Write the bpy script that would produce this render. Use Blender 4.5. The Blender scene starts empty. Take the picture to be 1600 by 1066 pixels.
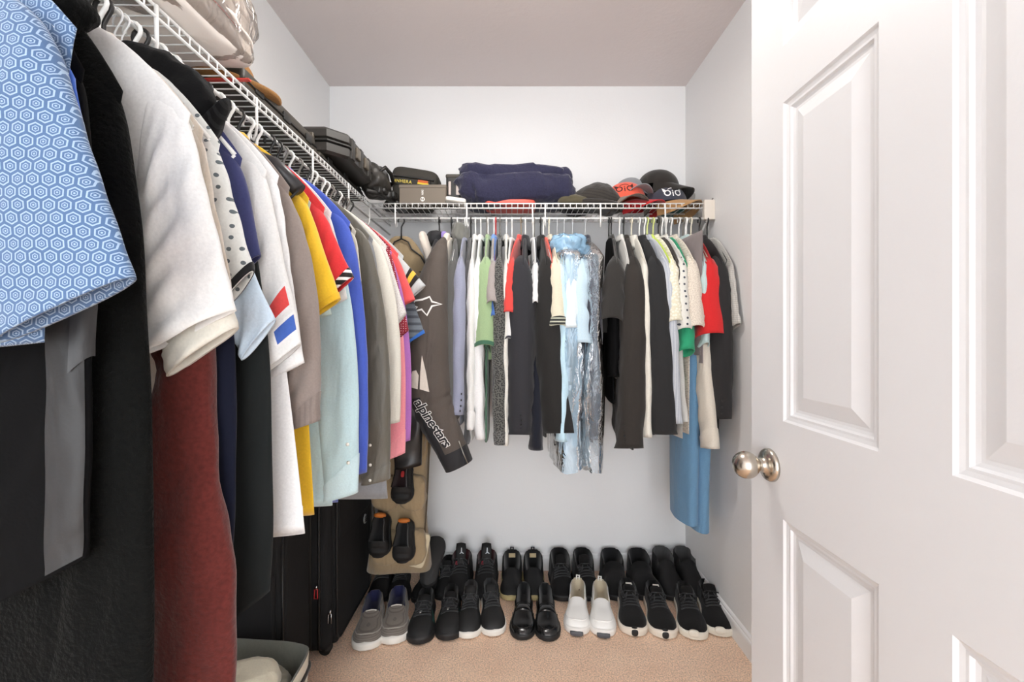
import bpy, bmesh, math, random
import numpy as np
from mathutils import Vector, Matrix, noise as mnoise
from mathutils.bvhtree import BVHTree

# ------------------------------------------------------------------ camera, world, lights, exposure
scene = bpy.context.scene
COL = scene.collection
PI = math.pi
F = 670.0                     # focal length in pixels of the 1600 x 1066 frame
CAM_H = 1.186
HZ = 523.0                    # pixel row of the horizon
cam_data = bpy.data.cameras.new('camera')
cam_data.sensor_width = 36.0
cam_data.lens = 36.0 * F / 1600.0
cam_data.shift_y = -(533.0 - HZ) / 1600.0
cam_data.clip_start = 0.02
cam = bpy.data.objects.new('camera', cam_data)
cam.location = (0, 0, CAM_H)
cam.rotation_euler = (PI / 2, 0, 0)
COL.objects.link(cam)
scene.camera = cam

world = bpy.data.worlds.new('bedroom_light')
scene.world = world
world.use_nodes = True
bgn = world.node_tree.nodes['Background']
bgn.inputs[0].default_value = (0.92, 0.96, 1.0, 1)
bgn.inputs[1].default_value = 4.3

LAMP_POS = (-0.06, 1.24, 2.36)
LAMP_POWER = 4.6
lamp_data = bpy.data.lights.new('ceiling_lamp_light', 'AREA')
lamp_data.shape = 'DISK'
lamp_data.size = 0.26
lamp_data.energy = LAMP_POWER
lamp_data.color = (1.0, 0.965, 0.92)
lamp_data.spread = PI
lamp_light = bpy.data.objects.new('ceiling_lamp_light', lamp_data)
lamp_light.location = (LAMP_POS[0], LAMP_POS[1], LAMP_POS[2] - 0.045)
COL.objects.link(lamp_light)

scene.view_settings.view_transform = 'Standard'
scene.view_settings.look = 'None'
scene.view_settings.gamma = 1.0
scene.view_settings.use_curve_mapping = False
scene.view_settings.exposure = 0.60

# ------------------------------------------------------------------ room measures
XL, XR, YB, ZC = -0.921, 0.876, 2.165, 2.44
YF = -2.2  # unseen shell lengthened behind the camera so the world light comes in frontally
SH_D = 0.305                  # shelf depth
SH_Z = 1.756                  # shelf deck
ROD_Z = 1.690
ROD_X = XL + SH_D             # left rod
ROD_Y = YB - SH_D             # back rod


def px2w(px, py, Y):
    return ((px - 800.0) * Y / F, Y, CAM_H - (py - HZ) * Y / F)


# ------------------------------------------------------------------ materials
def lin(c):
    out = []
    for v in c[:3]:
        v = v / 255.0
        out.append(v / 12.92 if v <= 0.04045 else ((v + 0.055) / 1.055) ** 2.4)
    return (out[0], out[1], out[2], 1.0)


class NT:
    def __init__(self, name):
        self.m = bpy.data.materials.new(name)
        self.m.use_nodes = True
        self.t = self.m.node_tree
        self.b = self.t.nodes['Principled BSDF']

    def n(self, kind, **kw):
        nd = self.t.nodes.new(kind)
        for k, v in kw.items():
            setattr(nd, k, v)
        return nd

    def l(self, a, b):
        self.t.links.new(a, b)

    def math(self, op, a, b=None, c=None):
        nd = self.n('ShaderNodeMath', operation=op)
        for i, v in enumerate((a, b, c)):
            if v is None:
                continue
            if isinstance(v, (int, float)):
                nd.inputs[i].default_value = v
            else:
                self.l(v, nd.inputs[i])
        return nd.outputs[0]

    def mixc(self, f, a, b):
        nd = self.n('ShaderNodeMix', data_type='RGBA')
        if isinstance(f, (int, float)):
            nd.inputs[0].default_value = f
        else:
            self.l(f, nd.inputs[0])
        for i, v in ((6, a), (7, b)):
            if isinstance(v, tuple):
                nd.inputs[i].default_value = v
            else:
                self.l(v, nd.inputs[i])
        return nd.outputs[2]


_mats = {}


def plain(name, c, rough=0.6, metal=0.0, bump=0.0, bscale=200.0, spec=0.5, var=0.0, coat=0.0):
    key = ('plain', name)
    if key in _mats:
        return _mats[key]
    t = NT(name)
    t.b.inputs['Roughness'].default_value = rough
    t.b.inputs['Metallic'].default_value = metal
    t.b.inputs['Specular IOR Level'].default_value = spec
    t.b.inputs['Coat Weight'].default_value = coat
    tc = t.n('ShaderNodeTexCoord')
    nz = t.n('ShaderNodeTexNoise')
    nz.inputs['Scale'].default_value = bscale
    nz.inputs['Detail'].default_value = 4
    t.l(tc.outputs['Object'], nz.inputs['Vector'])
    base = lin(c)
    if var > 0:
        dk = tuple(v * (1 - var) for v in base[:3]) + (1,)
        t.l(t.mixc(nz.outputs[0], dk, base), t.b.inputs['Base Color'])
    else:
        t.b.inputs['Base Color'].default_value = base
    if bump > 0:
        bp = t.n('ShaderNodeBump')
        bp.inputs['Strength'].default_value = bump
        bp.inputs['Distance'].default_value = 0.002
        t.l(nz.outputs[0], bp.inputs['Height'])
        t.l(bp.outputs[0], t.b.inputs['Normal'])
    _mats[key] = t.m
    return t.m


def fabric(name, c, rough=0.9, pattern=None, c2=None, sc=1.0, sheen=0.25, weave=0.35, wr=0.55, spec=0.25, fuzz=0.0, axis='xz'):
    """cloth: base colour, woven fine relief, soft creases, optional printed pattern in garment-flat coordinates"""
    key = ('fab', name)
    if key in _mats:
        return _mats[key]
    t = NT(name)
    t.b.inputs['Roughness'].default_value = rough
    t.b.inputs['Specular IOR Level'].default_value = spec
    t.b.inputs['Sheen Weight'].default_value = sheen
    t.b.inputs['Sheen Roughness'].default_value = 0.5
    tc = t.n('ShaderNodeTexCoord')
    obj = tc.outputs['Object']
    base = lin(c)
    if min(c[:3]) > 200:
        base = tuple(v * 0.86 for v in base[:3]) + (1.0,)
    col = base
    sep = t.n('ShaderNodeSeparateXYZ')
    t.l(obj, sep.inputs[0])
    ux, uz = (sep.outputs[0], sep.outputs[2]) if axis == 'xz' else (sep.outputs[1], sep.outputs[2])
    if pattern == 'hex':
        s = 62.0 * sc
        comb = t.n('ShaderNodeCombineXYZ')
        t.l(t.math('MULTIPLY', ux, s), comb.inputs[0])
        t.l(t.math('MULTIPLY', uz, s), comb.inputs[1])
        r = (1.0, 1.7320508, 1.0)

        def cell(off):
            a = t.n('ShaderNodeVectorMath', operation='ADD')
            t.l(comb.outputs[0], a.inputs[0])
            a.inputs[1].default_value = (1000 + off[0], 1732.0508 + off[1], 0)
            m = t.n('ShaderNodeVectorMath', operation='MODULO')
            t.l(a.outputs[0], m.inputs[0])
            m.inputs[1].default_value = r
            sb = t.n('ShaderNodeVectorMath', operation='SUBTRACT')
            t.l(m.outputs[0], sb.inputs[0])
            sb.inputs[1].default_value = (0.5, 0.8660254, 0)
            ab = t.n('ShaderNodeVectorMath', operation='ABSOLUTE')
            t.l(sb.outputs[0], ab.inputs[0])
            dt = t.n('ShaderNodeVectorMath', operation='DOT_PRODUCT')
            t.l(ab.outputs[0], dt.inputs[0])
            dt.inputs[1].default_value = (0.5, 0.8660254, 0)
            sp = t.n('ShaderNodeSeparateXYZ')
            t.l(ab.outputs[0], sp.inputs[0])
            return t.math('MAXIMUM', dt.outputs['Value'], sp.outputs[0])
        h = t.math('MINIMUM', cell((0, 0)), cell((0.5, 0.8660254)))
        ramp = t.n('ShaderNodeValToRGB')
        ramp.color_ramp.interpolation = 'CONSTANT'
        e = ramp.color_ramp.elements
        light = lin(c2)
        e[0].position = 0.0
        e[0].color = light
        e[1].position = 0.06
        e[1].color = base
        for p, cc in ((0.14, light), (0.19, base), (0.31, light), (0.40, base)):
            x = e.new(p)
            x.color = cc
        t.l(h, ramp.inputs[0])
        col = ramp.outputs[0]
    elif pattern in ('dots', 'speckle', 'floral'):
        vo = t.n('ShaderNodeTexVoronoi')
        comb = t.n('ShaderNodeCombineXYZ')
        t.l(ux, comb.inputs[0])
        t.l(uz, comb.inputs[1])
        t.l(comb.outputs[0], vo.inputs['Vector'])
        vo.voronoi_dimensions = '2D'
        vo.inputs['Scale'].default_value = {'dots': 55, 'speckle': 220, 'floral': 90}[pattern] * sc
        vo.inputs['Randomness'].default_value = {'dots': 0.25, 'speckle': 1.0, 'floral': 0.9}[pattern]
        lim = {'dots': 0.17, 'speckle': 0.28, 'floral': 0.36}[pattern]
        f = t.math('LESS_THAN', vo.outputs['Distance'], lim)
        col = t.mixc(f, base, lin(c2))
    elif pattern == 'stripe':
        f = t.math('GREATER_THAN', t.math('SINE', t.math('MULTIPLY', ux, 420 * sc)), 0.25)
        col = t.mixc(f, base, lin(c2))
    elif pattern == 'hstripe':
        f = t.math('GREATER_THAN', t.math('SINE', t.math('MULTIPLY', uz, 300 * sc)), 0.35)
        col = t.mixc(f, base, lin(c2))
    elif pattern == 'check':
        a = t.math('GREATER_THAN', t.math('SINE', t.math('MULTIPLY', ux, 330 * sc)), 0.55)
        b = t.math('GREATER_THAN', t.math('SINE', t.math('MULTIPLY', uz, 330 * sc)), 0.55)
        col = t.mixc(t.math('MULTIPLY', t.math('ADD', a, b), 0.5), base, lin(c2))
    # mottled thread colour
    n1 = t.n('ShaderNodeTexNoise')
    n1.inputs['Scale'].default_value = 260.0 if fuzz == 0 else 170.0
    n1.inputs['Detail'].default_value = 3
    t.l(obj, n1.inputs['Vector'])
    hsv = t.n('ShaderNodeHueSaturation')
    hsv.inputs['Saturation'].default_value = 1.0
    t.l(t.math('ADD', t.math('MULTIPLY', n1.outputs[0], 0.24 if fuzz == 0 else 0.9), 0.88 if fuzz == 0 else 0.55), hsv.inputs['Value'])
    if isinstance(col, tuple):
        hsv.inputs['Color'].default_value = col
    else:
        t.l(col, hsv.inputs['Color'])
    t.l(hsv.outputs[0], t.b.inputs['Base Color'])
    # relief
    b1 = t.n('ShaderNodeBump')
    b1.inputs['Strength'].default_value = weave if fuzz == 0 else 1.0
    b1.inputs['Distance'].default_value = 0.0006 if fuzz == 0 else 0.0035 * fuzz
    t.l(n1.outputs[0], b1.inputs['Height'])
    mp = t.n('ShaderNodeMapping')
    mp.inputs['Scale'].default_value = (15, 15, 4.5)
    t.l(obj, mp.inputs[0])
    n2 = t.n('ShaderNodeTexNoise')
    n2.inputs['Scale'].default_value = 1.0
    n2.inputs['Detail'].default_value = 2.5
    n2.inputs['Distortion'].default_value = 0.7
    t.l(mp.outputs[0], n2.inputs['Vector'])
    b2 = t.n('ShaderNodeBump')
    b2.inputs['Strength'].default_value = wr
    b2.inputs['Distance'].default_value = 0.014
    t.l(n2.outputs[0], b2.inputs['Height'])
    t.l(b1.outputs[0], b2.inputs['Normal'])
    t.l(b2.outputs[0], t.b.inputs['Normal'])
    _mats[key] = t.m
    return t.m


def film(name, c, alpha=0.35, rough=0.12):
    """thin clear plastic film"""
    key = ('film', name)
    if key in _mats:
        return _mats[key]
    t = NT(name)
    out = t.t.nodes['Material Output']
    tc = t.n('ShaderNodeTexCoord')
    mp = t.n('ShaderNodeMapping')
    mp.inputs['Scale'].default_value = (22, 22, 9)
    t.l(tc.outputs['Object'], mp.inputs[0])
    nz = t.n('ShaderNodeTexNoise')
    nz.inputs['Scale'].default_value = 1.0
    nz.inputs['Detail'].default_value = 3
    nz.inputs['Distortion'].default_value = 1.6
    t.l(mp.outputs[0], nz.inputs['Vector'])
    bp = t.n('ShaderNodeBump')
    bp.inputs['Strength'].default_value = 0.55
    bp.inputs['Distance'].default_value = 0.02
    t.l(nz.outputs[0], bp.inputs['Height'])
    gl = t.n('ShaderNodeBsdfGlossy')
    gl.inputs['Roughness'].default_value = rough
    t.l(bp.outputs[0], gl.inputs['Normal'])
    tr = t.n('ShaderNodeBsdfTransparent')
    tr.inputs['Color'].default_value = tuple(0.35 * v + 0.65 for v in lin(c)[:3]) + (1,)
    df = t.n('ShaderNodeBsdfDiffuse')
    df.inputs['Color'].default_value = lin(c)
    t.l(bp.outputs[0], df.inputs['Normal'])
    m1 = t.n('ShaderNodeMixShader')
    m1.inputs[0].default_value = alpha
    t.l(tr.outputs[0], m1.inputs[1])
    t.l(df.outputs[0], m1.inputs[2])
    fr = t.n('ShaderNodeFresnel')
    fr.inputs['IOR'].default_value = 1.5
    t.l(bp.outputs[0], fr.inputs['Normal'])
    m2 = t.n('ShaderNodeMixShader')
    t.l(t.math('ADD', fr.outputs[0], 0.03), m2.inputs[0])
    t.l(m1.outputs[0], m2.inputs[1])
    t.l(gl.outputs[0], m2.inputs[2])
    t.l(m2.outputs[0], out.inputs[0])
    _mats[key] = t.m
    return t.m


def wall_paint(name, c, bump=0.25, scale=110.0):
    t = NT(name)
    t.b.inputs['Roughness'].default_value = 0.75
    t.b.inputs['Specular IOR Level'].default_value = 0.3
    tc = t.n('ShaderNodeTexCoord')
    nz = t.n('ShaderNodeTexNoise')
    nz.inputs['Scale'].default_value = scale
    nz.inputs['Detail'].default_value = 5
    t.l(tc.outputs['Object'], nz.inputs['Vector'])
    base = lin(c)
    t.l(t.mixc(nz.outputs[0], tuple(v * 0.985 for v in base[:3]) + (1,), base), t.b.inputs['Base Color'])
    bp = t.n('ShaderNodeBump')
    bp.inputs['Strength'].default_value = bump
    bp.inputs['Distance'].default_value = 0.002
    t.l(nz.outputs[0], bp.inputs['Height'])
    t.l(bp.outputs[0], t.b.inputs['Normal'])
    return t.m


def carpet_mat():
    t = NT('carpet_pile')
    t.b.inputs['Roughness'].default_value = 1.0
    t.b.inputs['Specular IOR Level'].default_value = 0.1
    t.b.inputs['Sheen Weight'].default_value = 0.4
    tc = t.n('ShaderNodeTexCoord')
    a = t.n('ShaderNodeTexNoise')
    a.inputs['Scale'].default_value = 190
    a.inputs['Detail'].default_value = 4
    b = t.n('ShaderNodeTexNoise')
    b.inputs['Scale'].default_value = 6.5
    b.inputs['Detail'].default_value = 4
    t.l(tc.outputs['Object'], a.inputs['Vector'])
    t.l(tc.outputs['Object'], b.inputs['Vector'])
    c1 = t.mixc(b.outputs[0], lin((222, 180, 150)), lin((250, 220, 192)))
    hsv = t.n('ShaderNodeHueSaturation')
    t.l(c1, hsv.inputs['Color'])
    t.l(t.math('ADD', t.math('MULTIPLY', a.outputs[0], 1.7), 0.15), hsv.inputs['Value'])
    t.l(hsv.outputs[0], t.b.inputs['Base Color'])
    bp = t.n('ShaderNodeBump')
    bp.inputs['Strength'].default_value = 1.0
    bp.inputs['Distance'].default_value = 0.004
    t.l(a.outputs[0], bp.inputs['Height'])
    t.l(bp.outputs[0], t.b.inputs['Normal'])
    return t.m


# ------------------------------------------------------------------ mesh helpers
def link_mesh(name, me, mat, parent=None, smooth=True, loc=None, rot=None):
    o = bpy.data.objects.new(name, me)
    COL.objects.link(o)
    if mat is not None and len(me.materials) == 0:
        me.materials.append(mat)
    if parent is not None:
        o.parent = parent
    if loc is not None:
        o.location = loc
    if rot is not None:
        o.rotation_euler = rot
    if smooth:
        me.polygons.foreach_set('use_smooth', [True] * len(me.polygons))
    return o


def mk(name, v, f, mat, parent=None, smooth=True, loc=None, rot=None, fix=False):
    me = bpy.data.meshes.new(name)
    me.from_pydata([tuple(map(float, p)) for p in v], [], f)
    me.update()
    if fix:
        bm = bmesh.new()
        bm.from_mesh(me)
        bmesh.ops.recalc_face_normals(bm, faces=bm.faces)
        bm.to_mesh(me)
        bm.free()
    return link_mesh(name, me, mat, parent, smooth, loc, rot)


def empty(name, loc=(0, 0, 0), rz=0.0, rot=None):
    o = bpy.data.objects.new(name, None)
    COL.objects.link(o)
    o.empty_display_size = 0.05
    o.location = loc
    o.rotation_euler = rot if rot is not None else (0, 0, rz)
    return o


def tag(o, label, cat=None, group=None, kind=None):
    o['label'] = label
    if cat:
        o['category'] = cat
    if group:
        o['group'] = group
    if kind:
        o['kind'] = kind
    return o


def grid_faces(nr, nc, closed=True, flip=False):
    f = []
    for i in range(nr - 1):
        for j in range(nc if closed else nc - 1):
            a = i * nc + j
            b = i * nc + (j + 1) % nc
            q = (a, b, b + nc, a + nc)
            f.append(q[::-1] if flip else q)
    return f


def loft(rings, closed=True, cap0=False, cap1=False):
    nc = len(rings[0])
    v = [p for r in rings for p in r]
    f = grid_faces(len(rings), nc, closed)
    if cap0:
        f.append(tuple(range(nc))[::-1])
    if cap1:
        k = (len(rings) - 1) * nc
        f.append(tuple(k + i for i in range(nc)))
    return v, f


def tube_vf(pts, r, n=8, caps=True):
    P = [Vector(p) for p in pts]
    rings = []
    up = None
    for i, p in enumerate(P):
        d = (P[min(i + 1, len(P) - 1)] - P[max(i - 1, 0)])
        if d.length < 1e-9:
            d = Vector((0, 0, 1))
        d.normalize()
        if up is None:
            up = d.orthogonal().normalized()
        else:
            up = (up - d * up.dot(d))
            up = up.normalized() if up.length > 1e-6 else d.orthogonal().normalized()
        s = d.cross(up)
        rr = r[i] if isinstance(r, (list, tuple)) else r
        rings.append([p + (up * math.cos(2 * PI * k / n) + s * math.sin(2 * PI * k / n)) * rr for k in range(n)])
    return loft(rings, True, caps, caps)


def tube(name, pts, r, mat, parent=None, n=8):
    v, f = tube_vf(pts, r, n)
    return mk(name, v, f, mat, parent)


def join_vf(parts):
    V, Fc = [], []
    for v, f in parts:
        k = len(V)
        V += list(v)
        Fc += [tuple(i + k for i in q) for q in f]
    return V, Fc


def box_vf(x0, x1, y0, y1, z0, z1):
    v = [(x0, y0, z0), (x1, y0, z0), (x1, y1, z0), (x0, y1, z0), (x0, y0, z1), (x1, y0, z1), (x1, y1, z1), (x0, y1, z1)]
    f = [(3, 2, 1, 0), (4, 5, 6, 7), (0, 1, 5, 4), (1, 2, 6, 5), (2, 3, 7, 6), (3, 0, 4, 7)]
    return v, f


def bevel_box(name, dims, bev, mat, parent=None, loc=(0, 0, 0), rot=None, seg=3, smooth=True, ptaper=None):
    """box given by full sizes, standing on z = 0, with bevelled edges"""
    v, f = box_vf(-dims[0] / 2, dims[0] / 2, -dims[1] / 2, dims[1] / 2, 0, dims[2])
    if ptaper:
        v = [(x * (ptaper if z > 0 else 1), y * (ptaper if z > 0 else 1), z) for x, y, z in v]
    me = bpy.data.meshes.new(name)
    me.from_pydata(v, [], f)
    bm = bmesh.new()
    bm.from_mesh(me)
    bmesh.ops.bevel(bm, geom=list(bm.edges), offset=bev, segments=seg, affect='EDGES', profile=0.5)
    bm.to_mesh(me)
    bm.free()
    o = link_mesh(name, me, mat, parent, smooth, loc, rot)
    if smooth:
        o.modifiers.new('wn', 'WEIGHTED_NORMAL').keep_sharp = True
    return o


def blob(name, size, mat, parent=None, loc=(0, 0, 0), rot=None, e1=0.6, e2=0.6, amp=0.0, freq=8.0, seed=0, nu=48, nv=28, flat=None, deform=None):
    """super-ellipsoid with organic relief; flat clamps the underside"""
    v = []
    off = Vector((seed * 7.31, seed * 3.7, seed * 1.9))

    def sp(a, e):
        return math.copysign(abs(a) ** e, a)
    for i in range(nv + 1):
        ph = -PI / 2 + PI * i / nv
        for j in range(nu):
            th = 2 * PI * j / nu
            p = Vector((sp(math.cos(ph), e1) * sp(math.cos(th), e2) * size[0], sp(math.cos(ph), e1) * sp(math.sin(th), e2) * size[1], sp(math.sin(ph), e1) * size[2]))
            if amp > 0:
                nn = mnoise.fractal(p * freq + off, 1.0, 2.0, 4)
                p = p * (1 + 0.0) + p.normalized() * nn * amp
            if deform:
                p = Vector(deform(p))
            if flat is not None and p.z < flat:
                p.z = flat
            v.append(p)
    f = grid_faces(nv + 1, nu)
    return mk(name, v, f, mat, parent, True, loc, rot)


def text_vf(s, size, offset=0.0, align='CENTER', shear=0.0, space=1.0):
    cu = bpy.data.curves.new('lettering', 'FONT')
    cu.body = s
    cu.size = size
    cu.align_x = align
    cu.align_y = 'CENTER'
    cu.offset = offset
    cu.shear = shear
    cu.space_character = space
    cu.resolution_u = 3
    o = bpy.data.objects.new('lettering', cu)
    COL.objects.link(o)
    bpy.context.view_layer.update()
    me = bpy.data.meshes.new_from_object(o.evaluated_get(bpy.context.evaluated_depsgraph_get()))
    v = [tuple(q.co) for q in me.vertices]
    f = [tuple(p.vertices) for p in me.polygons]
    bpy.data.objects.remove(o)
    bpy.data.meshes.remove(me)
    bpy.data.curves.remove(cu)
    return v, f


def decal(name, vf, target, origin, xdir, ydir, mat, parent, eps=0.0008, dist=0.15):
    """wrap flat lettering or a mark onto the surface of target (both in target-local coordinates)"""
    me = target.data
    bvh = BVHTree.FromPolygons([v.co.copy() for v in me.vertices], [tuple(p.vertices) for p in me.polygons])
    ox, xd, yd = Vector(origin), Vector(xdir).normalized(), Vector(ydir).normalized()
    nd = xd.cross(yd).normalized()
    bm = bmesh.new()
    vs = [bm.verts.new(p) for p in vf[0]]
    for q in vf[1]:
        try:
            bm.faces.new([vs[i] for i in q])
        except ValueError:
            pass
    bmesh.ops.triangulate(bm, faces=bm.faces)
    for _ in range(2):
        long_e = [e for e in bm.edges if e.calc_length() > 0.008]
        if long_e:
            bmesh.ops.subdivide_edges(bm, edges=long_e, cuts=1)
            bmesh.ops.triangulate(bm, faces=bm.faces)
    for v in bm.verts:
        p = ox + xd * v.co.x + yd * v.co.y
        hit = bvh.ray_cast(p + nd * dist, -nd, dist * 2)
        v.co = (hit[0] if hit[0] is not None else p) + nd * eps
    out = bpy.data.meshes.new(name)
    bm.to_mesh(out)
    bm.free()
    return link_mesh(name, out, mat, parent, False)


def ring_vf(cx, cy, ro, ri, n=28, sx=1.0):
    v, f = [], []
    for i in range(n):
        a = 2 * PI * i / n
        v.append((cx + sx * ro * math.cos(a), cy + ro * math.sin(a), 0))
        v.append((cx + sx * ri * math.cos(a), cy + ri * math.sin(a), 0))
    for i in range(n):
        a, b = 2 * i, 2 * ((i + 1) % n)
        f.append((a, b, b + 1, a + 1))
    return v, f


def poly_vf(pts):
    return [(x, y, 0) for x, y in pts], [tuple(range(len(pts)))]


def line_vf(pts, w, closed=False):
    """flat polyline of width w"""
    v, f = [], []
    P = [Vector((x, y)) for x, y in pts]
    n = len(P)
    for i, p in enumerate(P):
        a = P[(i - 1) % n] if (closed or i > 0) else p
        b = P[(i + 1) % n] if (closed or i < n - 1) else p
        d = (b - a).normalized()
        s = Vector((-d.y, d.x)) * w / 2
        v += [(p.x + s.x, p.y + s.y, 0), (p.x - s.x, p.y - s.y, 0)]
    for i in range(n if closed else n - 1):
        a, b = 2 * i, 2 * ((i + 1) % n)
        f.append((a, b, b + 1, a + 1))
    return v, f


# ------------------------------------------------------------------ the setting
M_WALL = wall_paint('wall_paint_white', (236, 236, 236))
M_CEIL = wall_paint('ceiling_paint', (222, 213, 211), 0.5, 60)
M_TRIM = plain('trim_gloss_white', (240, 240, 240), 0.4)
M_CARPET = carpet_mat()


def struct(name, v, f, mat, label, smooth=False):
    o = mk(name, v, f, mat, None, smooth)
    tag(o, label, None, None, 'structure')
    return o


TH = 0.1
struct('floor', *box_vf(XL - TH, XR + TH, YF, YB + TH, -0.06, 0.0), M_CARPET, 'tan cut pile carpet floor of the closet')
struct('ceiling', *box_vf(XL - TH, XR + TH, YF, YB + TH, ZC, ZC + 0.08), M_CEIL, 'flat pale mauve grey closet ceiling')
struct('wall_back', *box_vf(XL - TH, XR + TH, YB, YB + TH, 0, ZC), M_WALL, 'white painted back wall behind the clothes')
struct('wall_left', *box_vf(XL - TH, XL, YF, YB, 0, ZC), M_WALL, 'white painted left wall behind the hanging clothes')
struct('wall_right', *box_vf(XR, XR + TH, YF, YB, 0, ZC), M_WALL, 'white painted right wall beside the open door')


def baseboard(name, a, b, inward, label):
    prof = [(0, 0), (0.013, 0), (0.013, 0.058), (0.011, 0.066), (0.0075, 0.070), (0.0075, 0.076), (0.004, 0.082), (0, 0.085)]
    r = []
    for p in (a, b):
        r.append([(p[0] + inward[0] * q[0], p[1] + inward[1] * q[0], q[1]) for q in prof])
    v, f = loft(r, True, True, True)
    o = mk(name, v, f, M_TRIM, None, False, fix=True)
    tag(o, label, None, None, 'structure')


baseboard('baseboard_back', (XL, YB), (XR, YB), (0, -1), 'white moulded baseboard along the back wall')
baseboard('baseboard_right', (XR, YF), (XR, YB - 0.013), (-1, 0), 'white moulded baseboard along the right wall')
baseboard('baseboard_left', (XL, YF), (XL, YB - 0.013), (1, 0), 'white moulded baseboard along the left wall')

# door, opened flat to a right angle, parallel to the right wall
M_DOOR = plain('door_paint', (227, 227, 228), 0.45, bump=0.12, bscale=90)
DX, DY0, DY1, DZ0, DZ1 = 0.531, 0.188, 0.950, 0.012, 2.045


def build_door():
    root = empty('door_1', (DX, DY0, 0))
    tag(root, 'white six panel door standing open on the right', None, None, 'structure')
    W = DY1 - DY0
    s, m = 0.110, 0.104
    pw = (W - 2 * s - m) / 2
    cols = [(s, s + pw), (s + pw + m, W - s)]
    rows = [(0.235, 0.824), (1.016, 1.640), (1.750, 1.935)]
    th = 0.035
    ys = sorted(set([0, W] + [c for q in cols for c in q]))
    zs = sorted(set([DZ0, DZ1] + [c for q in rows for c in q]))
    for side, xx in ((0, 0.0), (1, th)):
        pass
    v, f = [], []

    def quad(p):
        k = len(v)
        v.extend(p)
        f.append((k, k + 1, k + 2, k + 3))
    for i in range(len(ys) - 1):
        for j in range(len(zs) - 1):
            a, b, c, d = ys[i], ys[i + 1], zs[j], zs[j + 1]
            if any(abs(a - q[0]) < 1e-6 for q in cols) and any(abs(c - q[0]) < 1e-6 for q in rows):
                continue
            quad([(0, b, c), (0, a, c), (0, a, d), (0, b, d)])
            quad([(th, a, c), (th, b, c), (th, b, d), (th, a, d)])
    quad([(0, 0, DZ0), (th, 0, DZ0), (th, 0, DZ1), (0, 0, DZ1)])
    quad([(th, W, DZ0), (0, W, DZ0), (0, W, DZ1), (th, W, DZ1)])
    quad([(0, W, DZ1), (0, 0, DZ1), (th, 0, DZ1), (th, W, DZ1)])
    quad([(0, 0, DZ0), (0, W, DZ0), (th, W, DZ0), (th, 0, DZ0)])
    mk('slab', v, f, M_DOOR, root, False)
    prof = [(0, 0), (0.004, 0.004), (0.010, 0.0055), (0.014, 0.0055), (0.017, 0.0095), (0.022, 0.011), (0.027, 0.011), (0.052, 0.0035), (0.054, 0.003)]
    for (a, b) in cols:
        for (c, d) in rows:
            rings = [[(q[1], a + q[0], c + q[0]), (q[1], a + q[0], d - q[0]), (q[1], b - q[0], d - q[0]), (q[1], b - q[0], c + q[0])] for q in prof]
            v1, f1 = loft(rings, True, False, True)
            rings2 = [[(th - q[1], p[1], p[2]) for p in r] for q, r in zip(prof, rings)]
            v2, f2 = loft(rings2, True, False, True)
            f2 = [q[::-1] for q in f2]
            mk('panel', *join_vf([(v1, f1), (v2, f2)]), M_DOOR, root, False)
    # knob, both sides
    M_NI = plain('brushed_nickel', (196, 188, 176), 0.24, 1.0)
    ky, kz = W - 0.068, 0.918
    for sgn, x0, lab in ((-1, 0.0, 'brushed nickel ball knob'), (1, th, None)):
        ko = None
        prof = [(0.0, 0.0335), (0.004, 0.0335), (0.008, 0.031), (0.011, 0.024), (0.014, 0.016), (0.022, 0.0125), (0.028, 0.013), (0.031, 0.017)]
        rr = [[(x0 + sgn * a, ky + r * math.cos(t * 2 * PI / 40), kz + r * math.sin(t * 2 * PI / 40)) for t in range(40)] for a, r in prof]
        v, f = loft(rr, True, True, True)
        rose = mk('rose', v, f, M_NI, None, True, fix=True)
        rr = []
        R, cx = 0.0275, 0.050
        for i in range(25):
            a = PI * i / 24
            rr.append([(x0 + sgn * (cx - R * 0.93 * math.cos(a)), ky + max(1e-4, R * math.sin(a)) * math.cos(t * 2 * PI / 40), kz + max(1e-4, R * math.sin(a)) * math.sin(t * 2 * PI / 40)) for t in range(40)])
        v, f = loft(rr)
        kn = mk('knob', v, f, M_NI, root, True, fix=True)
        if lab:
            kn['label'] = lab
        rose.parent = kn
    for hz in (0.25, 1.03, 1.82):
        tube('hinge', [(0.0, -0.006, hz - 0.045), (0.0, -0.006, hz + 0.045)], 0.006, M_NI, root)


build_door()

# ceiling lamp (outside the frame, above the closet's middle)
lampo = empty('ceiling_lamp', LAMP_POS)
tag(lampo, 'flush round ceiling lamp with white glass bowl', 'lamp')
M_GLOW = NT('lamp_glass')
M_GLOW.b.inputs['Base Color'].default_value = (0.9, 0.9, 0.88, 1)
M_GLOW.b.inputs['Emission Color'].default_value = (1, 0.96, 0.9, 1)
M_GLOW.b.inputs['Emission Strength'].default_value = 11.0
rr = [[(r * math.cos(t * PI / 20), r * math.sin(t * PI / 20), z) for t in range(40)] for r, z in ((0.15, 0.08), (0.15, 0.05), (0.14, 0.045))]
mk('canopy', *loft(rr, True, True, True), M_TRIM, lampo, True, fix=True)
rr = [[(0.14 * math.cos(a) * math.cos(t * PI / 20), 0.14 * math.cos(a) * math.sin(t * PI / 20), 0.045 - 0.075 * math.sin(a)) for t in range(40)] for a in [i * PI / 2 / 8 * 0.98 for i in range(9)]]
mk('glass_bowl', *loft(rr, True, False, True), M_GLOW.m, lampo, True, fix=True)
lamp_light.location.z = LAMP_POS[2] - 0.045

# ------------------------------------------------------------------ wire shelving
M_WIRE = plain('white_vinyl_wire', (238, 237, 234), 0.38)


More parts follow.
